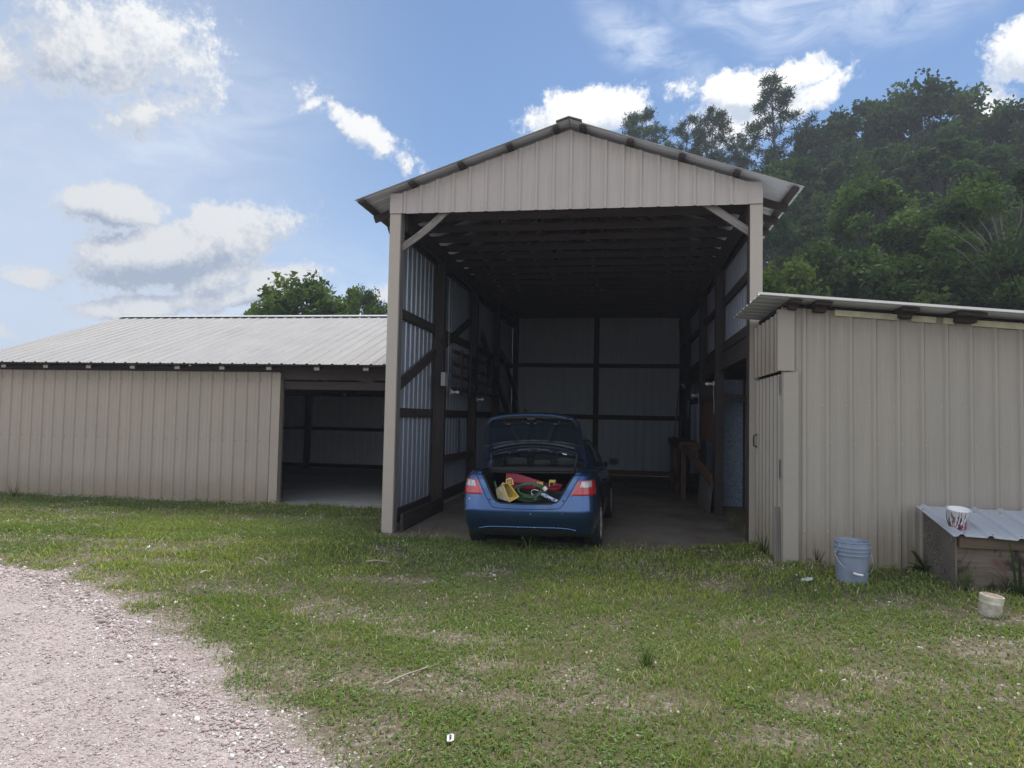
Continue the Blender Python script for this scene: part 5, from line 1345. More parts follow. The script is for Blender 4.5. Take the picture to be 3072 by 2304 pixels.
def make_car():
    t = thing('coupe_car', 'dark blue two-door coupe parked tail out in the barn with its boot lid up', 'car', (2.085, -.925, -.03))
    SCL = .957
    t.rotation_euler = Matrix.Rotation(-.035, 3, 'Z').to_euler()
    t.rotation_euler = (Matrix.Rotation(-.035, 4, 'Z') @ Matrix.Rotation(-.022, 4, 'Y')).to_euler()
    t.scale = (SCL * 1.02, SCL, SCL)
    def part(mb, n, mats, parent=t, sharp=30): return mb.build(n, mats, parent, (0, 0, 0), sharp)
    # --- lower hull
    fs = np.concatenate([np.linspace(-1, 0, 120)[:-1], np.linspace(0, 1, 120)[:-1]]); n = len(fs)
    taus = sorted(set([0, .03, .07, .115, .16, .2, .25, .3, .35, .40, .415, .43, .445, .5, .56, .62, .68, .74, .8, .86, .9, .94, .97, .985, 1.0]))
    V_ = [[hull(f, tt) for f in fs] for tt in taus]
    lastring = np.array(V_[-1]); ctr = lastring.copy(); ctr[:, 0] *= .0
    for k, (q, dz) in enumerate(((.985, .008), (.95, .014), (.85, .024), (.6, .036), (.3, .043), (.02, .045))):
        rg = lastring.copy(); rg[:, 0] *= q; rg[:, 1] = 2.2 + (rg[:, 1] - 2.2) * (1 - (1 - q) * .06); rg[:, 2] += dz
        V_.append(list(rg))
    mb = MB(); vs = [p for rw in V_ for p in rw]; fsx = []
    for a in range(len(V_) - 1):
        for b in range(n): fsx.append((a * n + b, a * n + (b + 1) % n, (a + 1) * n + (b + 1) % n, (a + 1) * n + b))
    ma = []
    for f in fsx:
        c = sum(np.array(vs[i]) for i in f) / 4
        ma.append(1 if (c[2] > .93 and .78 < c[1] < 3.3 and abs(c[0]) < .72) else (2 if c[2] < .262 and c[1] < .6 else 0))
    mb.add(vs, fsx, ma, None, True)
    mb.add(list(V_[0]), [tuple(range(n))[::-1]], 2); mb.add(list(V_[-1]), [tuple(range(n))], 1)
    me_ = mb; body = part(mb, 'body', [M['paint'], M['cabin'], M['trimblack'], M['liner'], M['black']], t, 28)
    import bmesh
    bm = bmesh.new(); bm.from_mesh(body.data); bmesh.ops.remove_doubles(bm, verts=bm.verts, dist=1e-4); bmesh.ops.recalc_face_normals(bm, faces=bm.faces); bm.to_mesh(body.data); bm.free()
    # cutters: U shaped mouth of the boot, the boot space, wheel arches
    U_ = U_OUT = [(-.600, 1.30), (-.600, 1.04), (-.585, .985), (-.53, .90), (-.475, .80), (-.42, .70), (-.375, .660), (-.31, .640), (0, .632), (.31, .640), (.375, .660), (.42, .70), (.475, .80), (.53, .90), (.585, .985), (.600, 1.04), (.600, 1.30)]
    cut = MB(); m = len(U_)
    ring0 = [(x, -.3, z) for x, z in U_]; ring1 = [(x, .70, z) for x, z in U_]
    cut.add(ring0 + ring1, [tuple(range(m)), tuple(range(m, 2 * m))[::-1]] + [((i + 1) % m, i, m + i, m + (i + 1) % m) for i in range(m)], 0)
    c2 = MB(); c2.box((-.57, .20, .40), (.57, 1.25, .965))
    objs = []
    for mbx in (cut, c2):
        o = mbx.build('cutter', M['liner'], t); objs.append(o)
    for y in (.87, 3.52):
        for sx in (-1, 1):
            mbx = MB(); mbx.lathe([(0, -.16), (.345, -.16), (.345, .2), (0, .2)], 40, (sx * .80, y, .315), 0, 'x'); objs.append(mbx.build('cutter', M['black'], t))
    for o in objs:
        bm = bmesh.new(); bm.from_mesh(o.data); bmesh.ops.remove_doubles(bm, verts=bm.verts, dist=1e-5); bmesh.ops.recalc_face_normals(bm, faces=bm.faces); bm.to_mesh(o.data); bm.free()
        md = body.modifiers.new('cut', 'BOOLEAN'); md.object = o; md.operation = 'DIFFERENCE'; md.solver = 'EXACT'
        try: md.material_mode = 'TRANSFER'
        except Exception: pass
    dg = bpy.context.evaluated_depsgraph_get(); dg.update()
    newme = bpy.data.meshes.new_from_object(body.evaluated_get(dg)); 
    body.modifiers.clear(); body.data = newme
    for o in objs: bpy.data.objects.remove(o)
    newme.set_sharp_from_angle(angle=R(28))
    # --- rubber seal round the mouth and painted gutter lines
    def on_tail(x, z, off): 
        f, tau = hull_at(abs(x), z); f = f * (1 if x >= 0 else -1); tau = min(tau, .999)
        return hull(f, tau) + hull_n(f, tau) * off
    UU = spline([(x, z) for x, z in U_OUT[2:-2]], 60)
    mb = MB(); pts = [on_tail(x * .985, z + .006, -.018) for x, z in UU]; mb.tube(pts, .013, 8); part(mb, 'boot_seal', M['rubber'])
    # outer lid recess: dark line parallel to the mouth
    OUTL = spline([(-.66, .99), (-.60, .90), (-.545, .80), (-.49, .70), (-.455, .645), (-.42, .607), (-.36, .590), (0, .580), (.36, .590), (.42, .607), (.455, .645), (.49, .70), (.545, .80), (.60, .90), (.66, .99)], 70)
    mb = MB(); mb.tube([on_tail(x, z, -.0035) for x, z in OUTL], .0065, 6); part(mb, 'lid_gap', M['rubber'])
    for sx in (-1, 1):
        mb = MB(); f, tau = hull_at(.47, .678); p = on_tail(sx * .455, .688, .0); nn = hull_n(sx * f, tau); Mx = Vector(nn).to_track_quat('Z', 'Y').to_matrix().to_4x4()
        mb.lathe([(0, .008), (.010, .007), (.012, 0)], 12, p, 0, 'z', Mx); part(mb, 'bump_stop', M['rubber'])
    # --- tail lamps
    for sx in (-1, 1):
        gu, gv = 26, 14; P = np.zeros((gu, gv, 3)); 
        fi_b = hull_at(.515, .745)[0]; fi_t = hull_at(.625, .935)[0]; fo = .405
        for i in range(gu):
            for j in range(gv):
                v = j / (gv - 1); u = i / (gu - 1)
                tau = .665 + (.905 - .665) * v - .015 * math.sin(math.pi * u) * (1 - v) + .02 * u * (1 - v)
                fi = fi_b + (fi_t - fi_b) * v; f = sx * (fi + (fo - .012 * v - fi) * u)
                edge = min(u, 1 - u, v, 1 - v)
                P[i, j] = hull(f, tau) + hull_n(f, tau) * (.012 * min(1, edge / .08) - .004)
        P2 = P.copy()
        mfun = lambda i, j: 1 if (.13 < i / gu < .60 and .46 < j / gv < .82) else 0
        mb = MB(); mb.grid(P, 0, True, [(i / gu * .3, j / gv * .15) for i in range(gu) for j in range(gv)], flip=(sx < 0), matfun=mfun)
        part(mb, 'tail_lamp', [M['lens_red'], M['lens_clear']], t, 60)
    # --- bumper details
    mb = MB(); pts = [on_tail(x, .355 - .035 * abs(x / .60) ** 6, .001) for x in np.linspace(-.60, .60, 41)]; mb.tube(pts, .009, 8); part(mb, 'bumper_moulding', M['paint'])
    mb = MB()
    gx = np.linspace(-.60, .60, 31); P = np.array([[on_tail(x, z, .003) for z in np.linspace(.245, .338 - .045 * abs(x / .6) ** 6, 4)] for x in gx]); mb.grid(P, 0, True); part(mb, 'lower_valance', M['trimblack'])
    mb = MB(); mb.tube([(.50, .12, .225), (.50, .30, .225)], [.032, .032], 14, caps=False); mb.tube([(.50, .12, .225), (.50, .30, .225)], [.027, .027], 14, caps=False); part(mb, 'exhaust', M['trimblack'])
    mb = MB(); mb.tube([on_tail(.0, .32, .0) + V3(-.05, 0, -.08), on_tail(0, .32, 0) + V3(-.05, .0, -.12)], .012, 8); part(mb, 'tow_eye', M['black'])
    # --- greenhouse
    N_ = 176
    def loop(kind):
        out = []
        for k in range(N_):
            a = 2 * math.pi * (k + .5) / N_ - math.pi / 2
            c, s = math.cos(a), math.sin(a); e = 2 / 5.2
            ux = math.copysign(abs(c) ** e, c); uy = math.copysign(abs(s) ** e, s)
            if kind == 0: out.append((ux * (.775 if uy < 0 else .79 - .03 * max(0, uy)), 2.22 + uy * 1.44 + (.0 if uy > 0 else -.10 * (1 - min(1, abs(ux)) ** 2) * abs(uy)) + (.12 * (1 - ux * ux) * uy if uy > 0 else 0)))
            else: out.append((ux * .555, 2.10 + uy * .66 - (.07 * (1 - ux * ux) * abs(uy) if uy < 0 else -.05 * (1 - ux * ux) * uy)))
        return np.array(out)
    A, B = loop(0), loop(1); rows = []; TT = np.linspace(0, 1, 23)
    for tt in TT:
        e = tt
        xy = A * (1 - e) + B * e; bulge = 1 + .05 * math.sin(math.pi * tt)
        zb = ztop(A[:, 1]) - .012 + .016
        zr = 1.345 + .05 * np.cos((B[:, 1] - 2.0) * 1.2)
        zz = zb + (zr - zb) * (math.sin(tt * math.pi / 2) ** .97 * .55 + tt * .45)
        rows.append(np.stack([xy[:, 0] * bulge, xy[:, 1], zz], 1))
    for q, dz in ((.94, .012), (.8, .024), (.5, .034), (.02, .040)):
        rg = rows[22].copy(); rg[:, 0] *= q; rg[:, 1] = 2.08 + (rg[:, 1] - 2.08) * (q + .0 if q < .9 else q); rg[:, 2] += dz; rows.append(rg)
    def region(k, a):
        x, y = A[k]; tt = (a + .5) / 22
        th = math.degrees(math.atan2(A[k][1] - 2.22, A[k][0] * 1.9))   # -90 rear, 0 right
        th2 = abs(th) if x >= 0 else 180 - abs(th)
        rear = th < 0
        ang = abs(th + 90) if rear else abs(th - 90)
        if rear and ang < 43 and .05 < tt < .90: return 'rear_window'
        if (not rear) and ang < 41 and .04 < tt < .93: return 'windscreen'
        yy = A[k][1] * (1 - tt) + B[k][1] * tt
        if abs(x) > .6 and .06 < tt < .90:
            lo_y = 1.22 + .32 * tt; hi_y = 3.10 - .52 * tt
            if lo_y < yy < hi_y and not (1.78 < yy < 1.86): return 'side_window'
        return None
    groups = {}
    allv = np.concatenate(rows)
    frame = MB(); ff = []
    for a in range(len(rows) - 1):
        for k in range(N_):
            q = (a * N_ + k, a * N_ + (k + 1) % N_, (a + 1) * N_ + (k + 1) % N_, (a + 1) * N_ + k)
            rg = region(k, a) if a < 22 else None
            if rg is None: ff.append(q)
            else:
                key = rg + ('' if rg != 'side_window' else ('_R' if A[k][0] > 0 else '_L') + ('q' if (A[k][1] * (1 - (a + .5) / 22) + B[k][1] * (a + .5) / 22) < 1.82 else 'd'))
                groups.setdefault(key, []).append(q)
    def sub(quads, off):
        ids = sorted({i for q in quads for i in q}); mp = {i: n_ for n_, i in enumerate(ids)}
        c = V3(0, 2.15, .9); vs2 = [allv[i] + unit(allv[i] - c) * off for i in ids]
        return vs2, [tuple(mp[i] for i in q) for q in quads]
    vs2, fq = sub(ff, 0); frame.add(vs2, fq, 0, None, True)
    fr = part(frame, 'cabin_shell', [M['paint'], M['trimblack']], t, 40)
    sm = fr.modifiers.new('thick', 'SOLIDIFY'); sm.thickness = .03; sm.offset = -1; sm.material_offset = 1; sm.material_offset_rim = 1
    for key, qs in groups.items():
        g = MB(); vs2, fq = sub(qs, -.006); g.add(vs2, fq, 0, None, True)
        part(g, key.split('_R')[0].split('_L')[0], M['glass'], t, 60)
    # --- cabin furniture seen through the rear glass
    def pad(x, y, z, w2, h2, d2, name):
        mb = MB(); pr = []
        P = np.zeros((17, 24, 3))
        for i in range(17):
            for j in range(24):
                a = -math.pi / 2 + math.pi * i / 16; b = 2 * math.pi * j / 23; e = .5
                sg = lambda v: math.copysign(abs(v) ** e, v)
                P[i, j] = (x + w2 * sg(math.cos(a)) * sg(math.cos(b)), y + d2 * sg(math.cos(a)) * sg(math.sin(b)), z + h2 * sg(math.sin(a)))
        mb.grid(P, 0, True); return part(mb, name, M['seat'], t, 60)
    pad(-.36, 1.42, 1.085, .155, .055, .05, 'headrest'); pad(.36, 1.42, 1.085, .155, .055, .05, 'headrest'); pad(0, 1.42, 1.07, .12, .04, .05, 'headrest')
    pad(-.36, 2.35, 1.18, .13, .09, .05, 'headrest'); pad(.36, 2.35, 1.18, .13, .09, .05, 'headrest')
    # --- mirrors
    for sx in (-1, 1):
        mb = MB(); c = V3(sx * .935, 2.86, 1.005)
        P = np.zeros((13, 24, 3))
        for i in range(13):
            for j in range(24):
                a = -math.pi / 2 + math.pi * i / 12; b = 2 * math.pi * j / 23; e = .5; sg = lambda v: math.copysign(abs(v) ** e, v)
                r_ = sg(math.cos(a)); P[i, j] = c + V3(.105 * r_ * sg(math.cos(b)), .10 * max(-.15, math.sin(a)) , .070 * r_ * sg(math.sin(b)))
        mb.grid(P, 0, True); mb.tube([c + V3(-sx * .10, .02, -.03), V3(sx * .80, 2.92, .955)], [.035, .045], 10); mi = part(mb, 'wing_mirror', M['trimblack'], t, 50)
        mb = MB(); mb.lathe([(0, 0), (.06, 0)], 20, (0, 0, 0)); 
        mb.v = [tuple(c + V3(v[0] * 1.25, -.0165, v[1] * .82)) for v in mb.v]; part(mb, 'mirror_glass', M['mirror'], mi)
    # --- doors' cut line and handle on the right side, left too
    for sx in (-1, 1):
        mb = MB()
        def side(y, z, off=.001):
            lo, hi = .15, .9
            for _ in range(26):
                mid = (lo + hi) / 2
                if hull(mid, .5)[1] < y: lo = mid
                else: hi = mid
            tau = (z - .19) / (ztop(y) - .19); return hull(sx * mid, tau) + hull_n(sx * mid, tau) * off
        for y in (1.60, 3.05): mb.tube([side(y + (.06 if y < 2 else 0) * math.sin(k * 1.2), z, -.002) for k, z in enumerate(np.linspace(.30, .93, 9))], .004, 5)
        mb.tube([side(y, .30, -.002) for y in np.linspace(1.60, 3.05, 12)], .004, 5); part(mb, 'door_gap', M['rubber'])
        mb = MB(); mb.tube([side(1.72, .80, .002), side(1.76, .805, .028), side(1.92, .805, .028), side(1.96, .80, .002)], .013, 8); part(mb, 'door_handle', M['paint'])
    # --- wheels
    for y in (.87, 3.52):
        for sx in (-1, 1):
            wl = bpy.data.objects.new('wheel', None); COL.objects.link(wl); wl.parent = t; wl.location = (sx * .755, y, .315)
            mb = MB(); mb.lathe([(.215, -.09), (.235, -.100), (.285, -.104), (.307, -.090), (.314, -.066), (.307, -.062), (.307, -.054), (.316, -.050), (.317, -.006), (.310, -.004), (.310, .004), (.317, .006), (.316, .050), (.307, .054), (.307, .062), (.314, .066), (.307, .090), (.285, .104), (.235, .100), (.215, .09)], 48, (0, 0, 0), 0, 'x')
            part(mb, 'tyre', M['rubber'], wl, 40)
            mb = MB(); s = sx; mb.lathe([(.216, -s * .09), (.218, s * .094), (.208, s * .100), (.195, s * .082), (.16, s * .072), (.05, s * .086), (0, s * .088)], 40, (0, 0, 0), 0, 'x')
            for k in range(10):
                a = 2 * math.pi * k / 10; dd = V3(0, math.cos(a), math.sin(a)); mb.bar(V3(s * .083, 0, 0) + dd * .055, V3(s * .085, 0, 0) + dd * .20, .026, .02, (1, 0, 0))
            part(mb, 'rim', M['rim'], wl, 40)
    # --- the raised lid with its pressed inner panel
    lid = bpy.data.objects.new('boot_lid', None); COL.objects.link(lid); lid.parent = t
    phi = R(66); nb, na = 26, 49
    def lid_pt(a, b, depth):
        """a -1..1 across, b 0 at the hinge edge .. 1 at the raised rear edge, depth towards the viewer's side"""
        hw = .695 + (.60 - .695) * b - .10 * max(0, (b - .72) / .28) ** 2.4
        x = a * hw; l = -.125 * (a * a) * (1 - b) + .03 + b * .59 - .035 * max(0, b - .8) / .2 * (abs(a) ** 4)
        cam_ = .03 * (1 - a * a)
        y0, z0 = .70, 1.19
        # direction up along the open lid and its inward normal (towards the tail)
        uy, uz = -math.cos(phi), math.sin(phi); ny, nz = -math.sin(phi), -math.cos(phi)
        return V3(x, y0 + uy * l + ny * (depth - cam_), z0 + uz * l + nz * (depth - cam_))
    aa = np.linspace(-1, 1, na); bb = np.linspace(0, 1, nb)
    OUT = np.array([[lid_pt(a, b, -.022) for b in bb] for a in aa])
    def inner(a, b):
        d = .012
        e = min(1 - abs(a), b, 1 - b)
        d += .016 * np.clip((e - .02) / .05, 0, 1) * (1 - np.clip((e - .10) / .05, 0, 1))           # raised rim
        arch = .27 - .05 * a * a
        d += .016 * math.exp(-((b - arch) / .030) ** 2) * (abs(a) < .82) + .010 * math.exp(-((b - arch + .085) / .022) ** 2) * (abs(a) < .86)
        for c0, c1 in ((-.12, -.05), (.12, .05), (-.30, -.52), (.30, .52), (-.0, -.0)):
            ac = c0 + (c1 - c0) * (b - .3) / .5
            if .3 < b < .78: d += .014 * math.exp(-((a - ac) / .045) ** 2)
        if .34 < b < .74: d -= .012 * (1 - abs(math.sin(a * 5.2)) * .5)
        for hx, hb, hw_, hh in ((-.42, .10, .07, .03), (0, .12, .09, .04), (.40, .10, .07, .03), (0, .86, .12, .04), (-.4, .86, .2, .035), (.4, .86, .2, .035)):
            if abs(a - hx) < hw_ and abs(b - hb) < hh: d -= .022
        return d
    na2, nb2 = 97, 61
    INN = np.array([[lid_pt(a * .985, .012 + .976 * b, inner(a, b)) for b in np.linspace(0, 1, nb2)] for a in np.linspace(-1, 1, na2)])
    mb = MB(); mb.grid(OUT, 0, True)
    edge_o = [OUT[i, 0] for i in range(na)] + [OUT[-1, j] for j in range(1, nb)] + [OUT[i, -1] for i in range(na - 2, -1, -1)] + [OUT[0, j] for j in range(nb - 2, 0, -1)]
    par = [(a, 0) for a in aa] + [(1, b) for b in bb[1:]] + [(a, 1) for a in aa[::-1][1:]] + [(-1, b) for b in bb[::-1][1:-1]]
    edge_i = [lid_pt(a * .985, .012 + .976 * b, .010) for a, b in par]
    m = len(edge_o); mb.add(edge_o + edge_i, [(i, (i + 1) % m, m + (i + 1) % m, m + i) for i in range(m)], 0, None, True)
    part(mb, 'outer_skin', M['paint'], lid, 50)
    def mfun(i, j):
        a = -1 + 2 * (i + .5) / (na2 - 1); b = (j + .5) / (nb2 - 1)
        for hx, hb, hw_, hh in ((-.42, .10, .06, .022), (0, .12, .08, .03), (.40, .10, .06, .022), (0, .86, .11, .03), (-.4, .86, .19, .026), (.4, .86, .19, .026)):
            if abs(a - hx) < hw_ and abs(b - hb) < hh: return 1
        return 0
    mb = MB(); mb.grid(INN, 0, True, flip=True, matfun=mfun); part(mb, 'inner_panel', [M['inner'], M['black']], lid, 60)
    # flange that was the upright tail face (holds latch) leaning out at the top
    FL = np.zeros((na, 8, 3))
    for i, a in enumerate(aa):
        for j in range(8):
            s = j / 7; p = lid_pt(a * (1 - .06 * s), 1.0, -.022); q = V3(0, -.115 * s, .012 * s - .03 * s * s - .012 * a * a * s); FL[i, j] = p + q
    mb = MB(); mb.grid(FL, 0, True); G2_ = FL + V3(0, .004, -.022); mb.grid(G2_, 0, True, flip=True)
    mb.grid(np.stack([FL[:, -1], G2_[:, -1]], 1), 0, True); mb.grid(np.stack([FL[0], G2_[0]], 0), 0, True); mb.grid(np.stack([FL[-1], G2_[-1]], 0), 0, True)
    part(mb, 'tail_flange', M['paint'], lid, 50)
    mb = MB(); p = lid_pt(0, .9, .03); mb.box(p + V3(-.05, -.02, -.02), p + V3(.05, .01, .02)); part(mb, 'latch', M['black'], lid)
    mb = MB(); p = lid_pt(.55, .10, .03); q = lid_pt(.63, .10, .03); mb.bar(p, q, .004, .016, (0, .4, .9)); part(mb, 'sticker', M['white_plastic'], lid)
    mb = MB(); p = lid_pt(.70, .095, .025); mb.lathe([(0, -.004), (.012, -.003), (.014, .0)], 12, p, 0, 'y'); p = lid_pt(-.70, .095, .025); part(mb, 'rubber_stop', M['rubber'], lid)
    for sx in (-1, 1):
        mb = MB(); p = lid_pt(sx * .83, .16, .015); mb.tube([V3(sx * .545, .60, .93), V3(sx * .55, .575, 1.02), V3(sx * .553, .57, 1.10), p + V3(0, -.01, 0), lid_pt(sx * .84, .30, .02)], .011, 8); part(mb, 'hinge_arm', M['inner'])
    mb = MB(); mb.bar((-.60, .715, 1.035), (.60, .715, 1.035), .05, .03, (0, 0, 1)); mb.bar((-.60, .685, 1.015), (.60, .685, 1.015), .02, .025, (0, 0, 1)); part(mb, 'cowl_strip', M['rubber'])
    mb = MB(); mb.tube([V3(.60, .63, .99), V3(.45, .66, .985), V3(-.45, .66, .985), V3(-.60, .63, .99)], .006, 6); part(mb, 'torsion_bar', M['trimblack'])
    return t, SCL
M['mirror'] = m_plain('mirror_glass', (.008, .009, .009), .6, 0, .3, spec=.1)
M['rim'] = m_plain('silver_wheel_cover', (.55, .55, .56), .35, .7, .1)
CAR, CAR_S = make_car()
bpy.context.view_layer.update()
CM = CAR.matrix_basis.copy()

# ------------------------------------------------------------------ what lies in the boot
def in_boot(name, loc, label, cat, rot=(0, 0, 0)):
    t = thing(name, label, cat); 
    from mathutils import Euler
    t.matrix_world = CM @ Matrix.Translation(loc) @ Euler(rot).to_matrix().to_4x4()
    return t
M['crimson'] = m_plain('crimson_plastic', (.26, .018, .040), .45, var=.2)
M['yellow'] = m_plain('worn_yellow_plastic', (.62, .42, .06), .5, var=.2)
M['tool_yellow'] = m_plain('tool_yellow', (.58, .40, .10), .45, var=.12)
M['grimy'] = m_plain('grimy_cream', (.46, .42, .30), .7, var=.35, scale=14)
M['hose'] = m_plain('green_hose', (.045, .11, .045), .5, var=.2)
def stuff_boot():
    Z0 = .405
    # black tote below, crimson case lid with tools on it
    t = in_boot('storage_tote', (.20, .62, Z0), 'black storage tote deep in the car boot under the red case lid', 'tote')
    mb = MB(); 
    for (w_, d_, z0, z1) in ((.30, .19, 0, .33), (.325, .215, .33, .365)):
        mb.box((-w_, -d_, z0), (w_, d_, z1))
    mb.build('bin', M['trimblack'], t)
    mb = MB(); mb.bar((-.12, -.218, .30), (.12, -.218, .30), .01, .02); mb.build('handle', M['black'], t)
    t = in_boot('tool_case', (-.02, .55, .79), 'crimson plastic tool case lid lying open across the boot with tools on it', 'tool case', (R(4), R(1.5), 0))
    def rr(w_, d_, n=9, r_=.06):
        out = []
        for cx_, cy_, a0 in ((w_ - r_, d_ - r_, 0), (-w_ + r_, d_ - r_, 90), (-w_ + r_, -d_ + r_, 180), (w_ - r_, -d_ + r_, 270)):
            for k in range(n): a = R(a0 + 90 * k / (n - 1)); out.append((cx_ + r_ * math.cos(a), cy_ + r_ * math.sin(a)))
        return out
    mb = MB(); lv = [(.375, .17, .0), (.39, .185, .012), (.395, .19, .036), (.385, .18, .042), (.37, .165, .024), (.30, .10, .022)]
    rings = [[(x, y, z) for x, y in rr(a, b)] for a, b, z in lv]; n = len(rings[0])
    mb.add([p for r_ in rings for p in r_], [(i * n + k, i * n + (k + 1) % n, (i + 1) * n + (k + 1) % n, (i + 1) * n + k) for i in range(len(rings) - 1) for k in range(n)], 0, None, True)
    mb.add(rings[-1], [tuple(range(n))]); mb.add(rings[0], [tuple(range(n))[::-1]]); mb.build('tray', M['crimson'], t)
    mb = MB(); P = np.array([[(-.36 + .50 * u, .14 + .02 * v, .04 + (.115 - .10 * max(0, u - .3) / .7) * v * (1 if u < .3 else 1)) for v in np.linspace(0, 1, 4)] for u in np.linspace(0, 1, 12)])
    mb.grid(P, 0, True); mb.grid(P + V3(0, .02, .0), 0, True, flip=True); mb.grid(np.stack([P[:, -1], P[:, -1] + V3(0, .02, 0)], 1), 0, True); mb.grid(np.stack([P[0], P[0] + V3(0, .02, 0)], 0), 0); mb.grid(np.stack([P[-1], P[-1] + V3(0, .02, 0)], 0), 0, flip=True)
    mb.build('raised_back', M['crimson'], t)
    for x in (.03, .10):
        mb = MB(); mb.box((x, -.193, .010), (x + .03, -.188, .030)); mb.build('catch', M['crimson'], t)
    # tape measure
    t = in_boot('tape_measure', (-.275, .44, .832), 'yellow tape measure with a dark marking standing on the crimson case', 'tape measure', (R(-8), R(-6), R(10)))
    mb = MB(); ol = [(-.045, 0), (.045, 0), (.050, .012), (.048, .062), (.030, .086), (-.030, .088), (-.045, .075)]; m = len(ol)
    mb.add([(x, -.025, z) for x, z in ol] + [(x, .025, z) for x, z in ol], [tuple(range(m)), tuple(range(m, 2 * m))[::-1]] + [((i + 1) % m, i, m + i, m + (i + 1) % m) for i in range(m)]); mb.build('case', M['tool_yellow'], t)
    mb = MB()
    for (x0, z0, x1, z1) in ((-.030, .016, .028, .024), (-.030, .040, .010, .047), (-.030, .062, .028, .070), (-.030, .0245, -.022, .0615), (.020, .0245, .028, .0615)): mb.box((x0, -.028, z0), (x1, -.0252, z1))
    mb.build('printed_mark', M['black'], t)
    mb = MB(); mb.box((-.012, -.012, .088), (.025, .012, .094)); mb.build('belt_clip', M['white_plastic'], t)
    # pliers, clamp, drill-like tool
    t = in_boot('pliers', (-.10, .46, .838), 'pliers with black grips lying right of the tape measure', 'pliers')
    mb = MB(); mb.tube([(-.08, .0, .018), (-.02, .01, .014), (.05, .012, .010)], [.012, .014, .008], 8); mb.tube([(-.08, .03, .012), (-.02, .022, .012), (.05, .012, .010)], [.012, .013, .008], 8); mb.build('grips', M['rubber'], t)
    mb = MB(); mb.tube([(.05, .012, .010), (.09, .012, .009)], [.014, .005], 8); mb.build('jaws', M['steel'], t)
    t = in_boot('bent_rod', (.02, .375, .838), 'bent steel rod hooked over the front edge of the crimson case', 'rod')
    mb = MB(); mb.tube([(-.07, .03, .016), (-.01, .02, .018), (.030, .0, .018), (.036, -.008, .010), (.037, -.010, -.015)], .0045, 6); mb.build('rod', M['steel'], t)
    t = in_boot('utility_knife', (.11, .43, .838), 'yellow and black hand tool lying in the middle of the crimson case', 'hand tool', (0, 0, R(6)))
    mb = MB(); mb.tube([(-.10, -.01, .006), (-.05, 0, .022), (-.03, 0, .026)], [.004, .014, .017], 8); mb.tube([(.04, 0, .022), (.10, .005, .016), (.13, .01, .012)], [.015, .011, .008], 8); mb.build('grip', M['rubber'], t)
    mb = MB(); mb.box((-.035, -.02, .006), (.045, .02, .044)); mb.tube([(.13, .01, .012), (.16, .01, .010)], [.012, .012], 8); mb.build('body', M['tool_yellow'], t)
    t = in_boot('bar_clamp', (.27, .42, .838), 'yellow bar clamp standing at the right end of the crimson case', 'clamp')
    mb = MB(); mb.bar((-.10, .02, .012), (.03, .02, .012), .022, .022); mb.build('bar', M['rubber'], t)
    mb = MB(); mb.box((-.03, -.01, .040), (.045, .03, .072)); mb.box((-.036, -.012, -.012), (-.026, -.002, .060)); mb.box((.018, 0, .005), (.028, .01, .05)); mb.build('jaw', M['tool_yellow'], t)
    mb = MB(); mb.tube([(.05, .01, .03), (.055, .01, .065)], .012, 8); mb.build('knob', M['black'], t)
    # yellow hopper-shaped scoop
    t = in_boot('mud_pan', (-.30, .215, .665), 'grimy cream box-shaped scoop with yellow inside in the left of the boot', 'scoop')
    org = V3(-.30, .215, .665)
    def q(cx_, cy_, y): return V3((cx_ - 947) * .000617, y, .632 + (960 - cy_) * .00063) - org
    r1 = [q(600, 915, .09), q(757, 832, .19), q(545, 556, .19), q(470, 575, .09)]; r0 = [q(318, 872, .20), q(420, 880, .30), q(350, 700, .30), q(282, 690, .20)]
    c0 = sum(r0) / 4; c1 = sum(r1) / 4
    i0 = [c0 + (p - c0) * .90 + (c1 - c0) * .05 for p in r0]; i1 = [c1 + (p - c1) * .93 for p in r1]
    mb = MB(); mb.add(r0 + r1, [(i, (i + 1) % 4, 4 + (i + 1) % 4, 4 + i) for i in range(4)] + [(3, 2, 1, 0)]); mb.build('shell', M['grimy'], t)
    mb = MB(); mb.add(i0 + i1, [(4 + i, 4 + (i + 1) % 4, (i + 1) % 4, i) for i in range(4)] + [(0, 1, 2, 3)]); mb.build('inside', M['yellow'], t)
    mb = MB()
    for i in range(4): mb.bar(r1[i] * .97 + i1[i] * .03, r1[(i + 1) % 4] * .97 + i1[(i + 1) % 4] * .03, .014, .014, (0, -1, .2))
    mb.build('rim', M['yellow'], t)
    mb = MB(); mb.tube([r1[3] + V3(-.006, 0, -.008), r1[3] + V3(.012, -.006, .016)], .017, 8); mb.build('corner_knob', M['grimy'], t)
    # hose coil with a white tape band
    t = in_boot('garden_hose', (.03, .34, .66), 'coiled green cord with white tape lying across the boot sill', 'hose')
    mb = MB()
    for k in range(7):
        rx, rz = .205 - .012 * k, .118 - .009 * k; pts = [(rx * math.cos(a) - .02, -.05 - .02 * k % .05 + .06 * math.cos(a + k), .10 + rz * math.sin(a) + .006 * k) for a in np.linspace(0, 2 * math.pi, 33)]
        mb.tube(pts, .0085, 7, caps=False)
    mb.build('coil', M['hose'], t)
    mb = MB(); mb.tube([(.155, -.09, .17), (.185, -.085, .135)], [.034, .034], 10); mb.build('tape_band', M['white_china'], t)
    t = in_boot('extension_plug', (-.405, .26, .80), 'dull green plug end sticking up at the left side of the boot', 'plug')
    mb = MB(); mb.tube([(0, 0, 0), (-.02, 0, .05), (-.03, .0, .10)], [.016, .013, .006], 8); mb.build('plug', M['hose'], t)
    # caulking gun / tube
    t = in_boot('caulk_tube', (.345, .30, .66), 'white and blue printed caulk tube pointing down to the right in the boot', 'caulk tube')
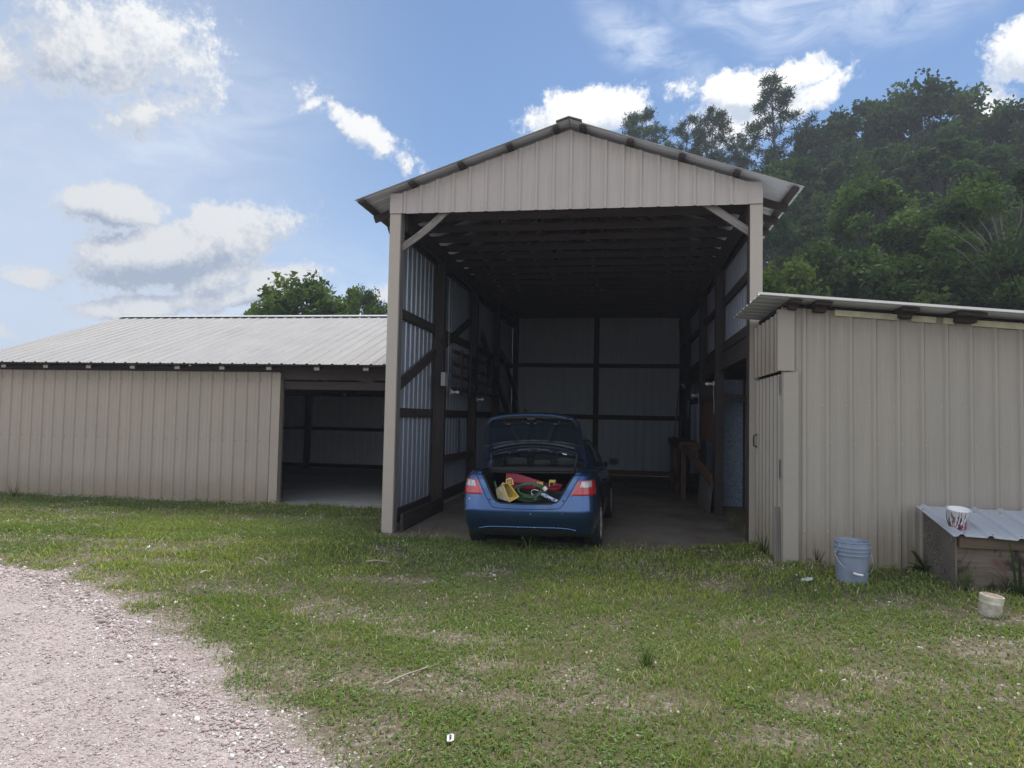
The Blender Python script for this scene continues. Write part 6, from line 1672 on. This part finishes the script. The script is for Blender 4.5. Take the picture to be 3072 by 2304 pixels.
    mb = MB(); p0, p1 = V3(-.20, -.06, .10), V3(.02, -.10, .0); mb.tube([p0, p1], [.024, .024], 16); mb.build('tube', M['tube'], t)
    mb = MB(); mb.tube([p1, p1 + (p1 - p0) * .10], [.022, .008], 12); mb.tube([p0 + (p0 - p1) * .02, p0], [.025, .025], 14); mb.build('end_cap', M['white_plastic'], t)
    t = in_boot('caulking_gun', (.11, .27, .655), 'grey caulking gun frame with a wire hook in the middle of the boot', 'caulking gun')
    mb = MB(); mb.bar((-.03, -.04, .02), (.05, -.05, .14), .03, .05, (0, -1, 0)); mb.build('frame', M['greymetal'], t)
    mb = MB(); mb.tube([(.02, -.06, .135), (-.03, -.06, .150), (-.065, -.06, .135), (-.07, -.06, .105), (-.05, -.06, .08)], .005, 6); mb.build('hook', M['steel'], t)
def mat_tube():
    m, nt, b = new_mat('printed_tube_label')
    uv = nt.new('ShaderNodeTexCoord').outputs['UV']
    sx = nt.new('ShaderNodeSeparateXYZ'); nt.put(sx.inputs[0], uv)
    n = nt.noise(nt.mapv(uv, (70, 40, 1)), 1, 2, .5); band = nt.math('MULTIPLY', nt.sstep(n, .47, .53), nt.math('LESS_THAN', nt.math('ABSOLUTE', nt.math('SUBTRACT', nt.math('FRACT', nt.math('MULTIPLY', sx.outputs[0], 2.2)), .30)), .22))
    nt.put(b.inputs['Base Color'], nt.mix(band, (.60, .66, .74, 1), (.03, .07, .26, 1))); b.inputs['Roughness'].default_value = .35; return m
M['tube'] = mat_tube(); M['greymetal'] = m_plain('grey_tool_metal', (.10, .115, .125), .45, .4, .2)
stuff_boot()

# ------------------------------------------------------------------ the light summer haze over everything
def make_haze(d):
    mb = MB(); mb.box((-300, -300, -1.5), (300, 300, 34)); m = bpy.data.materials.new('haze_air'); m.use_nodes = True; nt = NT(m.node_tree); nt.n.clear()
    o = nt.new('ShaderNodeOutputMaterial'); v = nt.new('ShaderNodeVolumePrincipled'); v.inputs['Color'].default_value = (.80, .87, 1.0, 1); v.inputs['Density'].default_value = d; v.inputs['Anisotropy'].default_value = .35
    nt.l.new(v.outputs[0], o.inputs['Volume']); ob = mb.build('haze', m); tag(ob, 'light bluish summer haze', 'haze', kind='stuff')
make_haze(.0013)
